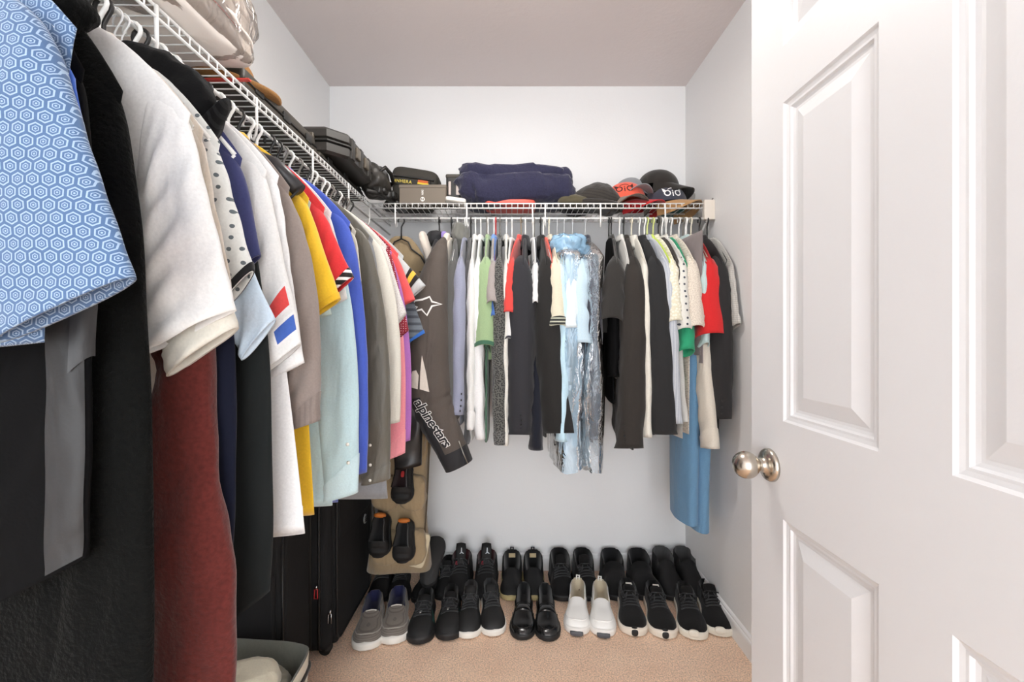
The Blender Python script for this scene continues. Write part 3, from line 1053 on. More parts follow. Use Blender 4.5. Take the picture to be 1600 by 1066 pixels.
garment('L', 1.420, 'maroon_dotted_shirt', 'maroon dotted shirt', 'maroon shirt with tiny white dots behind the speckled shirt', fb('dot_print_maroon', (138, 36, 52), pattern='dots', c2=(226, 190, 196), sc=2.4), hw=0.216, su=0.275, sz=-0.49, si=0.21, siz=-0.54, hemw=0.18, tk=0.012, rt=0.014, collar='shirt', hk='white')
garment('L', 1.452, 'pink_shirt', 'pink long sleeved shirt', 'pink long sleeved shirt with plain cuff', fb('oxford_pink', (244, 152, 164)), 'shirt', 'long', hw=0.20, su=0.252, sz=-0.905, si=0.185, siz=-0.93, hemw=0.17, tk=0.012, rt=0.018, cuff=fb('oxford_pink_cuff', (246, 158, 168)), cuff_t=0.88, hk='grey')
garment('L', 1.485, 'purple_shirt', 'purple long sleeved shirt', 'purple long sleeved shirt beside the pink one', fb('oxford_purple', (174, 112, 186)), 'shirt', 'long', hw=0.20, su=0.264, sz=-0.87, si=0.205, hemw=0.17, tk=0.012, rt=0.016, hk='black')
garment('L', 1.520, 'coral_tee', 'coral red tee', 'coral red t-shirt with short sleeve near the corner', fb('jersey_coral', (232, 92, 92)), 't-shirt', hw=0.214, su=0.274, sz=-0.38, si=0.21, siz=-0.41, hemw=0.18, tk=0.012, rt=0.016, hk='white')
g = garment('L', 1.560, 'banded_polo', 'pale grey banded polo', 'pale grey polo shirt with black and yellow sleeve bands', fb('pique_grey', (204, 208, 208)), 'polo shirt', hw=0.222, su=0.302, sz=-0.325, si=0.245, siz=-0.375, hemw=0.18, tk=0.012, rt=0.020, collar='polo', hk='black')
sv = g['sleeve']
mk('black_band', *sv.mesh(5, 26, 0.56, 0.80, 0.0012, False), fb('band_black', (38, 36, 36)), g['so'])
mk('yellow_band', *sv.mesh(4, 26, 0.63, 0.72, 0.0022, False), fb('band_yellow', (232, 184, 70)), g['so'])
garment('L', 1.592, 'sport_jersey', 'grey and blue jersey', 'grey sport jersey with blue trim hanging under the banded polo', fb('jersey_slate', (112, 120, 128), pattern='hstripe', c2=(78, 84, 92), sc=0.8), 'jersey', hw=0.205, su=0.292, sz=-0.50, si=0.205, siz=-0.555, hemw=0.18, tk=0.012, rt=0.018, cuff=fb('jersey_blue', (54, 108, 190)), cuff_t=0.95, hk='grey')
garment('L', 1.630, 'leather_jacket', 'black leather jacket', 'black leather jacket hanging last on the left rod', plain('leather_black', (26, 24, 24), 0.38, bump=0.5, bscale=45), 'jacket', 'long', hw=0.205, su=0.272, sz=-1.00, si=0.17, hem=-0.95, hemw=0.2, tk=0.016, rt=0.028, amp=0.008, collar='lapel', hk='black')

# --- back rod, from the left corner to the right wall
def zpy(py, Y=1.64):
    """height below the rod of pixel row py at depth Y"""
    return CAM_H - (py - HZ) * Y / F - ROD_Z


# tan hanging shoe organiser in the corner, on the back rod
M_TAN = fb('canvas_tan', (158, 138, 108), wr=0.9)


def organizer():
    x0 = -0.480
    root = empty('hanging_organizer', (x0, ROD_Y, ROD_Z), 0)
    tag(root, 'long tan canvas hanging organizer with pockets in the back left corner', 'organizer')
    hanger('black', 'tan canvas organizer in the corner', (x0, ROD_Y, ROD_Z), 0, 0.13)
    rings = []
    zs_ = [-0.075, -0.085, -0.11, -0.16, -0.25, -0.45, -0.65, -0.80, -0.95, -1.05, -1.15, -1.25, -1.35, -1.45, -1.52]
    wv = wave(5, 12, 30)
    for z in zs_:
        w = 0.03 + 0.075 * min(1, (-0.075 - z) / 0.09) ** 0.7 if z > -0.17 else 0.105 + 0.02 * math.sin(-z * 9)
        if z < -1.05:
            w += 0.015
        t = 0.012 + 0.05 * min(1, max(0, (-z - 0.1) / 0.5))
        ring = []
        for k in range(40):
            a = 2 * PI * k / 40
            c, s = math.cos(a), math.sin(a)
            x = w * math.copysign(abs(c) ** 0.6, c)
            y = t * math.copysign(abs(s) ** 0.6, s)
            ring.append((x + 0.012 * math.sin(z * 5), y + 0.02 + 0.012 * float(wv(np.array([x]), np.array([z * 3]))[0]) * min(1, -z), z))
        rings.append(ring)
    mk('canvas_body', *loft(rings, True, True, True), M_TAN, root)
    piping = fb('piping_brown', (84, 72, 56))
    for sx in (-1, 1):
        tube('piping', [(sx * (0.112 + 0.012 * math.sin(z * 5)) + 0.012 * math.sin(z * 5) * 0, -0.02, z) for z in np.linspace(-0.3, -1.5, 24)], 0.004, piping, root, 6)
    for z in (-0.95, -1.17, -1.40):
        for sx in (-1, 1):
            pk = blob('pocket', (0.058, 0.030, 0.075), M_TAN, root, (sx * 0.058, -0.042, z), e1=0.6, e2=0.6, amp=0.008, freq=20, seed=z)
    tag(blob('flap', (0.045, 0.010, 0.075), fb('canvas_pale', (204, 190, 160)), root, (0.075, -0.03, -1.42), (0, math.radians(14), 0), e1=0.3, e2=0.4, amp=0.004), 'pale cream canvas flap')
    return root


organizer()

# motorcycle jacket
M_MOTO = fabric('moto_brown', (82, 74, 68), rough=0.75, wr=1.0, spec=0.35, sheen=0.1)
M_MOTO_B = fabric('moto_black', (32, 32, 35), rough=0.7, wr=0.9, spec=0.35, sheen=0.1)
M_WPRINT = plain('print_white', (236, 234, 230), 0.7)


def moto_jacket():
    x0 = -0.315
    loc = (x0, ROD_Y, ROD_Z)
    rz = -PI / 2
    hanger('black', 'brown motorcycle jacket', loc, rz, 0.19)
    root = empty('motorcycle_jacket', loc, rz)
    tag(root, 'brown and black padded motorcycle jacket with white star and lettering on sleeve', 'jacket', 'clothes on the back rod')
    mk('body', *body_vf(0.185, -0.72, 0.16, 0.035, 0.006, 901, tilt=0.0), M_MOTO_B, root)
    # cream collar wings
    for sg, xx in ((-1, 0.075), (1, 0.060)):
        blob('collar_wing', (0.040, 0.016, 0.070), fb('moto_cream', (222, 212, 200)), root, (xx, -0.005 + 0.034 * sg, -0.145), (math.radians(-16 * sg), math.radians(18), 0), e1=0.6, e2=0.7, amp=0.004, freq=25, seed=sg)
    blob('collar_stand', (0.055, 0.038, 0.032), M_MOTO_B, root, (0.03, -0.01, -0.095), e1=0.7, e2=0.9, amp=0.004, freq=25)
    tag(blob('hang_tag', (0.004, 0.011, 0.016), plain('tag_lilac', (150, 130, 196), 0.5), root, (0.07, 0.030, -0.088), nu=16, nv=10), 'small lilac tag')
    # near sleeve: path centre (x out, y along the rod), half width along y, half depth along x
    path = [(-0.135, 0.09, 0.034, 0.014, 0.04), (-0.17, 0.125, 0.028, 0.028, 0.055), (-0.225, 0.160, 0.020, 0.043, 0.060), (-0.30, 0.182, 0.010, 0.060, 0.064), (-0.40, 0.196, 0.000, 0.073, 0.066), (-0.50, 0.203, -0.004, 0.080, 0.066),
            (-0.60, 0.206, -0.006, 0.080, 0.066), (-0.68, 0.208, -0.004, 0.080, 0.066), (-0.74, 0.210, 0.002, 0.080, 0.064), (-0.80, 0.212, 0.020, 0.078, 0.060), (-0.86, 0.214, 0.046, 0.070, 0.056), (-0.92, 0.216, 0.074, 0.062, 0.052), (-0.97, 0.217, 0.096, 0.056, 0.048), (-1.005, 0.217, 0.112, 0.053, 0.045)]
    # resample smoothly
    P = np.array([(p[1], p[2], p[0], p[3], p[4]) for p in path])
    ts = np.linspace(0, 1, 70)
    Q = np.stack([np.interp(ts, np.linspace(0, 1, len(P)), P[:, k]) for k in range(5)], 1)
    for _ in range(3):
        Q[1:-1] = (Q[:-2] + 2 * Q[1:-1] + Q[2:]) / 4
    w1, w2 = wave(77, 20, 60), wave(78, 30, 90)
    rings = []
    n = 44
    for i in range(len(Q)):
        c = Vector(Q[i][:3])
        d = Vector(Q[min(i + 1, len(Q) - 1)][:3]) - Vector(Q[max(i - 1, 0)][:3])
        d.normalize()
        xo = Vector((1, 0, 0))
        xo = (xo - d * xo.dot(d)).normalized()
        yo = d.cross(xo)
        ring = []
        for k in range(n):
            a = 2 * PI * k / n
            ca, sa = math.cos(a), math.sin(a)
            rr = 1 + 0.05 * float(w1(np.array([a * 0.05 + Q[i][2] * 0.6]), np.array([a]))[0])
            # armour bulge at the elbow, crease lines below it
            zz = Q[i][2]
            rr += 0.05 * math.exp(-((zz + 0.70) / 0.05) ** 2) + (0.030 * math.sin(zz * 150 + a * 2) if -0.86 < zz < -0.72 else 0)
            ring.append(tuple(c + xo * (Q[i][4] * rr * math.copysign(abs(ca) ** 0.85, ca)) + yo * (Q[i][3] * rr * math.copysign(abs(sa) ** 0.85, sa))))
        rings.append(ring)
    v, f = loft(rings)
    so = mk('sleeve', v, f, M_MOTO, root)
    # cuff band, black underside panel, cream elbow panels
    sel = [r for r in rings if r[0][2] < -0.935]
    big = []
    for i, r in enumerate(sel):
        c = sum((Vector(p) for p in r), Vector()) / len(r)
        big.append([tuple(c + (Vector(p) - c) * 1.03) for p in r])
    mk('cuff', *loft(big), M_MOTO_B, so)
    m2 = []
    ks = [k for k in range(n)]
    for r in rings[int(70 * 0.60):int(70 * 0.955)]:
        c = sum((Vector(p) for p in r), Vector()) / len(r)
        row = []
        for k in range(2, 13):
            row.append(tuple(c + (Vector(r[k % n]) - c) * 1.018))
        m2.append(row)
    mk('side_panel', *loft(m2, False), M_MOTO_B, so)
    # local axes seen by the camera: right = +y, up = +z, outwards = +x
    star = [(-0.050, 0.000), (-0.040, 0.016), (-0.012, 0.019), (0.012, 0.028), (0.020, 0.012), (0.050, 0.004), (0.020, -0.003), (0.004, -0.034), (-0.014, -0.014), (-0.046, -0.022), (-0.030, -0.006)]
    decal('star_emblem', line_vf([(x * 1.12, y * 1.12) for x, y in star], 0.0072, True), so, (0.2, -0.006, zpy(477, 1.6)), (0, 1, 0), (0, 0, 1), M_WPRINT, so, 0.0015)
    an = math.radians(-56)
    xd, yd = (0, math.cos(an), math.sin(an)), (0, -math.sin(an), math.cos(an))
    tx = text_vf('alpinestars', 0.053, 0.0034, shear=0.15, space=0.92)
    org = (0.2, 0.020, zpy(661, 1.59))
    decal('lettering', tx, so, org, xd, yd, M_WPRINT, so, 0.0034)
    decal('lettering', text_vf('alpinestars', 0.053, 0.0011, shear=0.15, space=0.92), so, org, xd, yd, M_MOTO_B, so, 0.0044)
    # zip on the cuff
    tube('zip', [(0.262, 0.116, -0.90), (0.266, 0.136, -0.95), (0.262, 0.150, -0.985)], 0.002, plain('zip_metal', (170, 168, 160), 0.3, 1.0), so, 6)
    mc = fb('moto_cream', (0, 0, 0))
    for pts in ([(-0.064, -0.700), (-0.034, -0.706), (-0.030, -0.655), (-0.040, -0.636), (-0.056, -0.640), (-0.063, -0.665)], [(-0.026, -0.706), (0.010, -0.716), (-0.004, -0.640), (-0.018, -0.580), (-0.024, -0.64)]):
        tag(decal('elbow_panel', poly_vf(pts), so, (0.2, 0, 0), (0, 1, 0), (0, 0, 1), mc, so, 0.003), 'cream insert panel')
    return root


moto_jacket()

B = 'B'
garment(B, -0.262, 'cream_jersey', 'cream and grey jersey', 'cream and grey jersey strip right of the motorcycle jacket', fb('jersey_cream', (214, 206, 192)), 'jersey', 'short', hw=0.185, su=0.20, sz=-0.50, si=0.12, tk=0.010, rt=0.010, hk='black', cuff=fb('trim_black', (40, 40, 40)), cuff_t=0.72, bend=0.0)
garment(B, -0.236, 'grey_hoodie', 'charcoal grey hoodie', 'charcoal grey marl hoodie with its hood bunched at the hanger', fb('marl_charcoal', (88, 88, 86)), 'hoodie', 'long', hw=0.195, su=0.225, sz=-0.82, si=0.13, hemw=0.18, hem=-0.86, tk=0.014, rt=0.036, collar='hood', ccol=fb('marl_hood', (112, 112, 106)), hk='white')
garment(B, -0.203, 'slate_blue_shirt', 'slate blue long sleeved shirt', 'slate blue long sleeved shirt with a dark script mark on the cuff', fb('slate_blue', (146, 150, 170)), 'shirt', 'long', hw=0.205, su=0.235, sz=zpy(648), si=0.14, hemw=0.18, hem=-0.86, tk=0.012, rt=0.031, bend=-0.006, hk='white', buttons=(4, 0.86, 0.96, 0.15, 1, M_BUTTON_D))
garment(B, -0.178, 'graphite_shirt', 'dark graphite shirt', 'dark graphite shirt right of the slate blue one', fb('graphite', (72, 72, 74)), 'shirt', 'long', hw=0.185, su=0.21, sz=-0.93, si=0.13, tk=0.010, rt=0.012, hemw=0.16, hk='black')
garment(B, -0.158, 'white_dress_shirt', 'crisp white dress shirt', 'crisp white dress shirt left of the green shirt', fb('poplin_white', (240, 240, 236), wr=0.8), 'dress shirt', 'long', hw=0.20, su=0.225, sz=zpy(672), si=0.14, hem=-0.92, hemw=0.18, tk=0.012, rt=0.020, collar='shirt', cuff=fb('poplin_white_cuff', (244, 244, 242)), cuff_t=0.88, hk='white')
garment(B, -0.135, 'bright_white_shirt', 'bright white shirt', 'bright white long sleeved shirt with tapered sleeve end below the green shirt', fb('bright_white', (248, 248, 248), wr=0.8), 'shirt', 'long', hw=0.195, su=0.215, sz=zpy(688), si=0.15, hem=-0.9, hemw=0.16, tk=0.010, rt=0.024, bend=0.012, collar='shirt', hk='white')
garment(B, -0.104, 'green_shirt', 'sage green shirt', 'sage green short sleeved shirt with dark green lining', fb('sage_green', (150, 174, 132)), 'shirt', 'short', hw=0.200, su=0.235, sz=zpy(538), si=0.12, siz=zpy(565), hemw=0.15, hem=-0.62, tk=0.014, rt=0.036, collar='shirt', hk='white', cuff=fb('dark_green', (66, 106, 84)), cuff_t=0.95)
garment(B, -0.108, 'pine_green_shirt', 'pine green shirt', 'pine green shirt hem below the sage green sleeve', fb('pine_green', (76, 116, 92)), 'shirt', 'short', hw=0.17, su=0.18, sz=-0.55, hemw=0.19, hem=-0.925, tk=0.016, rt=0.010, hk='grey', rot=2)
garment(B, -0.078, 'grey_tee', 'mouse grey tee', 'mouse grey t-shirt with a bright blue inner neck', fb('mouse_grey', (160, 152, 148)), 't-shirt', 'short', hw=0.198, su=0.232, sz=zpy(470), si=0.15, hemw=0.14, tk=0.012, rt=0.020, ccol=fb('sky_blue_neck', (110, 150, 214)), collar='shirt', hk='white')
garment(B, -0.070, 'cobalt_tee', 'cobalt blue tee', 'cobalt blue t-shirt peeking under the mouse grey sleeve', fb('cobalt', (72, 110, 176)), 't-shirt', 'short', hw=0.180, su=0.222, sz=zpy(492), si=0.16, hemw=0.14, tk=0.008, rt=0.014, hk='red')
garment(B, -0.052, 'printed_dark_shirt', 'dark printed shirt', 'dark grey shirt with a tiny black print and long sleeve', fb('dark_print', (96, 96, 92), axis='yz', pattern='floral', c2=(48, 48, 48), sc=1.6), 'shirt', 'long', hw=0.205, su=0.232, sz=zpy(695), si=0.14, hemw=0.18, hem=-0.91, tk=0.012, rt=0.031, bend=0.006, collar='shirt', cuff=fb('dark_print_cuff', (104, 104, 102), axis='yz', pattern='floral', c2=(56, 56, 56), sc=1.6), cuff_t=0.91, hk='grey')
garment(B, -0.024, 'lace_white_shirt', 'white textured shirt', 'white textured shirt right of the dark printed shirt', fb('lace_white', (236, 234, 226), axis='yz', pattern='speckle', c2=(214, 210, 200)), 'shirt', 'long', hw=0.20, su=0.215, sz=zpy(698), si=0.14, tk=0.010, rt=0.016, hemw=0.17, hem=-0.92, collar='shirt', hk='white')
garment(B, 0.000, 'white_zip_tee', 'white tee with dark piping', 'white t-shirt with dark piping left of the red polo', fb('white_pip', (238, 238, 236)), 't-shirt', 'short', hw=0.195, su=0.225, sz=zpy(528), si=0.15, tk=0.010, rt=0.014, hemw=0.18, hem=-0.90, cuff=fb('pip_dark', (60, 60, 66)), cuff_t=0.97, hk='white', rot=-4)
garment(B, 0.040, 'red_polo', 'red polo shirt', 'red polo shirt whose short sleeve ends beside the charcoal suit jacket', fb('pique_red', (216, 72, 66)), 'polo shirt', 'short', hw=0.205, su=0.238, sz=zpy(487), si=0.13, siz=zpy(497), hemw=0.15, tk=0.012, rt=0.022, collar='polo', rot=-14, hk='tan')
garment(B, 0.058, 'charcoal_suit_jacket', 'charcoal suit jacket', 'charcoal suit jacket with three dark sleeve buttons', C_SUIT, 'suit jacket', 'long', hw=0.205, su=0.238, sz=zpy(680, 1.62), si=0.10, siz=zpy(690, 1.65), hem=-0.90, hemw=0.17, tk=0.022, rt=0.064, yo=-0.012, bend=-0.004, rot=-4, amp=0.004, collar='lapel', hk='white', buttons=(4, 0.885, 0.955, 0.03, 1, M_BUTTON_D))
garment(B, 0.092, 'white_vest_tee', 'white tee between dark jackets', 'white t-shirt in the gap between the charcoal and black jackets', fb('white_gap', (244, 244, 244)), 't-shirt', 'short', hw=0.185, su=0.215, sz=zpy(470), si=0.13, tk=0.014, rt=0.014, hemw=0.15, hem=-0.6, hk='white')
garment(B, 0.096, 'midnight_navy_jacket', 'midnight navy jacket', 'midnight navy jacket showing only below the two dark suit jackets', fb('midnight', (24, 27, 38)), 'suit jacket', 'long', hw=0.175, su=0.19, sz=zpy(708), si=0.08, tk=0.014, rt=0.036, hemw=0.16, hem=-0.94, hk='grey', collar='none', Om=[(0.17, -0.4), (0.17, -0.6), (0.2, -0.8)])
garment(B, 0.124, 'black_blazer', 'black flared blazer', 'black blazer with a flared sleeve right of the charcoal suit jacket', C_SUIT2, 'blazer', 'long', hw=0.200, su=0.235, sz=zpy(678, 1.62), si=0.10, siz=zpy(688, 1.65), hem=-0.91, hemw=0.17, tk=0.020, rt=0.056, yo=0.004, bend=0.055, rot=3, amp=0.004, collar='lapel', hk='black', fl=0.12)
garment(B, 0.136, 'orange_red_shirt', 'orange red shirt', 'orange red shirt seen as a thin strip beside the black blazer', fb('orange_red', (224, 84, 66)), 'shirt', 'short', hw=0.200, su=0.215, sz=zpy(470), si=0.15, tk=0.010, rt=0.012, hemw=0.15, hk='white', rot=6)
garment(B, 0.160, 'cream_polo', 'cream polo with striped cuff', 'cream polo shirt with a black and green striped cuff', fb('pique_cream', (214, 208, 186)), 'polo shirt', 'short', hw=0.208, su=0.245, sz=zpy(508), si=0.14, siz=zpy(520), hemw=0.15, tk=0.012, rt=0.03, collar='polo', rot=4, hk='cream', cuff=fb('striped_cuff', (44, 46, 44), axis='yz', pattern='hstripe', c2=(190, 190, 172), sc=1.6), cuff_t=0.88)
P_BLUE = fb('poplin_sky', (190, 220, 234), wr=0.9)
garment(B, 0.196, 'sky_blue_shirt', 'sky blue laundered shirt', 'sky blue laundered shirt with white collar under blue plastic', P_BLUE, 'dress shirt', 'long', hw=0.205, su=0.232, sz=zpy(690), si=0.13, hem=-0.96, hemw=0.18, tk=0.018, rt=0.028, collar='shirt', ccol=fb('collar_white', (244, 244, 244)), hk='wire', amp=0.006)
garment(B, 0.226, 'white_laundered_shirt', 'white laundered shirt', 'white laundered short sleeved shirt hanging inside the blue plastic', fb('laundry_white', (232, 242, 246), wr=0.9), 'shirt', 'short', hw=0.205, su=0.238, sz=zpy(512), si=0.12, siz=zpy(520), hem=-0.80, hemw=0.17, tk=0.016, rt=0.034, collar='shirt', hk='wire', amp=0.006)
garment(B, 0.262, 'ice_blue_shirt', 'ice blue laundered shirt', 'ice blue laundered shirt beside the plastic covered dark suit', fb('ice_blue', (206, 228, 240), axis='yz', pattern='check', c2=(190, 212, 226), sc=1.4), 'shirt', 'short', hw=0.205, su=0.240, sz=zpy(535), si=0.13, siz=zpy(548), hem=-0.84, hemw=0.17, tk=0.016, rt=0.034, collar='shirt', ccol=fb('collar_white', (0, 0, 0)), hk='wire', amp=0.006)
garment(B, 0.318, 'covered_suit_jacket', 'dark suit in plastic', 'dark suit jacket inside a clear plastic laundry cover', fb('suit_plum', (52, 52, 62), wr=0.4), 'suit jacket', 'long', hw=0.200, su=0.225, sz=zpy(688), si=0.11, hem=-0.93, hemw=0.17, tk=0.022, rt=0.040, collar='lapel', hk='wire', amp=0.002)


def plastic_cover(name, label, x, hw, hem, tk, mat, rz_deg, seed, top=-0.11):
    root = empty(name, (x, ROD_Y, ROD_Z), -PI / 2 + math.radians(rz_deg))
    tag(root, label, 'plastic cover', 'dry cleaning covers on the back rod')
    w = wave(seed, 20, 60)
    w2 = wave(seed + 3, 25, 70)
    rings = []
    n, m = 60, 50
    for i in range(m):
        s = i / (m - 1)
        if s < 0.14:
            q = s / 0.14
            W = 0.035 + (hw - 0.035) * q ** 0.8
            T = 0.012 + (tk - 0.012) * q
            z = top + (ZS + 0.02 - top) * q ** 1.4
        else:
            q = (s - 0.14) / 0.86
            W = hw + 0.012 * math.sin(q * 9 + seed)
            T = tk * (1 + 0.12 * math.sin(q * 7 + seed))
            z = ZS + 0.02 + (hem - ZS - 0.02) * q
        th = np.linspace(0, 2 * PI, n, endpoint=False)
        x_ = W * spw(np.cos(th), 0.7)
        y_ = T * spw(np.sin(th), 0.8) + 0.007 * w(x_ + th * 0.05, np.full_like(x_, z * 2)) * min(1, s * 5)
        x_ = x_ + 0.006 * w2(y_ * 2 + th * 0.08, np.full_like(x_, z * 3)) * min(1, s * 5)
        z_ = z + (0.018 * w2(th * 0.1, th) if i == m - 1 else 0) + np.zeros_like(x_)
        rings.append([tuple(p) for p in np.stack([x_, y_, z_], 1)])
    mk('film', *loft(rings), mat, root)
    return root


FILM_B = film('film_blue', (196, 226, 246), 0.34)
FILM_C = film('film_clear', (204, 226, 242), 0.13)
o = plastic_cover('plastic_cover', 'translucent blue plastic cover over the laundered pale shirts', 0.226, 0.228, zpy(738), 0.072, FILM_B, 0, 4)
kn = blob('gathered_top', (0.120, 0.078, 0.050), film('film_blue_dense', (168, 212, 244), 0.65), o, (0.06, 0.006, -0.140), e1=0.8, e2=0.8, amp=0.022, freq=26, seed=5)
kn['label'] = 'gathered bright blue plastic knot'
mk('sheet_tail', *loft([[(0.20 + 0.012 * math.sin(k * 0.9), -0.045 + 0.012 * k, zpy(655) - s * 0.13 - 0.02 * math.sin(k)) for k in range(8)] for s in (0, 0.35, 0.7, 1.0)], False), FILM_B, o)
plastic_cover('plastic_cover', 'clear plastic cover over the dark suit jacket', 0.318, 0.238, zpy(738), 0.050, FILM_C, 0, 9)

garment(B, 0.430, 'black_short_sleeved_shirt', 'black short sleeved shirt', 'black short sleeved shirt at the left of the dark group', fb('cotton_black', (46, 44, 42)), 'shirt', 'short', hw=0.205, su=0.235, sz=zpy(496), si=0.12, siz=zpy(520), hem=-0.62, hemw=0.16, tk=0.016, rt=0.04, yo=-0.006, bend=-0.022, rot=-6, collar='shirt', hk='black')
garment(B, 0.420, 'plain_black_jacket', 'plain black jacket', 'plain black jacket mostly hidden behind the plastic covered suit', C_BLACK, 'jacket', 'long', hw=0.175, su=0.20, sz=zpy(590), si=0.10, tk=0.016, rt=0.024, hem=-0.78, hemw=0.16, hk='black', collar='none', rot=-6)
garment(B, 0.466, 'thin_white_shirt', 'thin white button shirt', 'thin white button shirt between two black garments', fb('thin_white', (238, 236, 230)), 'shirt', 'long', hw=0.190, su=0.215, sz=zpy(640), si=0.14, tk=0.010, rt=0.012, hemw=0.15, hem=-0.7, collar='shirt', hk='white', rot=-3)
garment(B, 0.484, 'dark_brown_blazer', 'dark brown blazer', 'dark brown black blazer with a row of sleeve buttons', fb('suit_brown_black', (50, 46, 43), wr=0.3, sheen=0.1), 'blazer', 'long', hw=0.203, su=0.240, sz=zpy(700, 1.62), si=0.10, siz=zpy(712, 1.66), hem=-0.96, hemw=0.17, tk=0.020, rt=0.052, bend=-0.018, amp=0.004, rot=-2, collar='lapel', hk='black', buttons=(4, 0.87, 0.95, 0.20, -1, M_BUTTON_D), fl=0.0)
garment(B, 0.518, 'ivory_jacket', 'ivory jacket', 'ivory jacket seen as a pale strip between two dark blazers', fb('ivory_jacket', (234, 230, 218)), 'jacket', 'long', hw=0.198, su=0.225, sz=zpy(684), si=0.13, tk=0.014, rt=0.022, bend=0.006, hem=-0.9, hemw=0.16, collar='lapel', hk='cream')
garment(B, 0.552, 'black_suit_jacket', 'black suit jacket with straight sleeve', 'black suit jacket with a straight sleeve left of the striped shirt', fb('suit_jet', (40, 40, 41), wr=0.25, sheen=0.1), 'suit jacket', 'long', hw=0.205, su=0.240, sz=zpy(680, 1.62), si=0.10, siz=zpy(686, 1.65), hem=-0.90, hemw=0.17, tk=0.020, rt=0.054, bend=0.030, rot=3, amp=0.004, collar='lapel', hk='white', fl=0.0)
garment(B, 0.586, 'lime_shirt', 'lime green shirt', 'lime green shirt shown as a bright edge beside the black suit jacket', fb('lime_green', (196, 216, 92)), 'shirt', 'short', hw=0.200, su=0.22, sz=zpy(500), si=0.14, tk=0.010, rt=0.012, hemw=0.16, rot=8, collar='shirt', hk='lime')
garment(B, 0.574, 'grey_striped_shirt', 'grey striped shirt', 'pale grey striped shirt with long sleeve right of the black suit jacket', fb('grey_stripe', (204, 208, 214), pattern='stripe', c2=(172, 178, 188), sc=1.6, axis='yz'), 'shirt', 'long', hw=0.203, su=0.238, sz=zpy(662), si=0.13, siz=zpy(670), hemw=0.17, hem=-0.85, tk=0.012, rt=0.028, bend=0.03, rot=9, collar='shirt', hk='white')
garment(B, 0.612, 'floral_shirt', 'cream floral shirt', 'cream short sleeved shirt with a faint floral print', fb('floral_cream', (222, 216, 192), axis='yz', pattern='floral', c2=(236, 232, 216), sc=1.0), 'shirt', 'short', hw=0.205, su=0.240, sz=zpy(500), si=0.13, siz=zpy(518), hemw=0.15, tk=0.012, rt=0.028, rot=4, collar='shirt', hk='lime')
garment(B, 0.634, 'dark_vest', 'dark brown shirt', 'dark brown shirt edge between two pale short sleeved shirts', fb('dark_vest', (60, 54, 50)), 'shirt', 'short', hw=0.200, su=0.225, sz=zpy(490), si=0.15, tk=0.008, rt=0.010, hemw=0.15, rot=3, hk='black')
garment(B, 0.650, 'white_dotted_shirt', 'white shirt with dark dots', 'white short sleeved shirt with sparse dark dots right of floral shirt', fb('sparse_dots', (234, 232, 224), pattern='dots', c2=(70, 74, 84), sc=0.7, axis='yz'), 'shirt', 'short', hw=0.205, su=0.240, sz=zpy(512), si=0.14, siz=zpy(528), hemw=0.15, tk=0.010, rt=0.024, rot=3, collar='shirt', hk='white')
garment(B, 0.668, 'green_tee', 'emerald green tee', 'emerald green t-shirt showing its sleeve under pale shirts', fb('emerald', (44, 150, 108)), 't-shirt', 'short', hw=0.195, su=0.232, sz=zpy(545), si=0.16, siz=zpy(560), hemw=0.15, tk=0.010, rt=0.024, rot=2, hk='white')
garment(B, 0.690, 'beige_speckled_shirt', 'beige speckled shirt', 'beige speckled short sleeved shirt left of the red shirt', fb('beige_speckle', (224, 214, 200), axis='yz', pattern='speckle', c2=(196, 184, 170)), 'shirt', 'short', hw=0.205, su=0.242, sz=zpy(508), si=0.13, siz=zpy(532), hemw=0.16, hem=-0.90, tk=0.012, rt=0.03, rot=4, collar='shirt', hk='white')
garment(B, 0.640, 'pale_linen_shirt', 'pale linen shirt', 'pale linen shirt with long hem above the blue trousers', fb('linen_pale', (218, 216, 210)), 'shirt', 'long', hw=0.180, su=0.22, sz=zpy(660), si=0.13, tk=0.010, rt=0.018, hemw=0.19, hem=-0.91, rot=8, hk='grey', Om=[(0.175, -0.4), (0.18, -0.6), (0.2, -0.75)])
# folded taupe trousers and blue trousers hang over their hanger bars


def trousers(x, name, what, label, mat, hw, top, hem, tk, hk, rot=0.0, x_off=0.0, seed=3, narrow=1.0):
    rz = -PI / 2 + math.radians(rot)
    hanger(hk, what, (x, ROD_Y, ROD_Z), rz, 0.19)
    root = empty(name, (x, ROD_Y, ROD_Z), rz)
    tag(root, label, 'trousers', 'clothes on the back rod')
    for leg, off in (('trouser_leg', -0.5), ('trouser_leg', 0.5)):
        w = wave(seed + int(off * 10) + 20, 25, 60)
        rings = []
        for i in range(26):
            s = i / 25
            z = top + (hem - top) * s
            W = hw * (1 - (1 - narrow) * s)
            T = tk * (0.35 + 0.65 * min(1, s * 3))
            th = np.linspace(0, 2 * PI, 36, endpoint=False)
            xx = x_off + W * spw(np.cos(th), 0.7)
            yy = off * tk * 1.5 * min(1, s * 3) + T * spw(np.sin(th), 0.9) + 0.006 * w(xx, np.full_like(xx, z)) * min(1, s * 3)
            zz = z - (0.03 * off if s == 1 else 0.0)
            rings.append([tuple(p) for p in np.stack([xx, yy, np.full_like(xx, zz)], 1)])
        mk(leg, *loft(rings, True, True, False), mat, root)
    return root


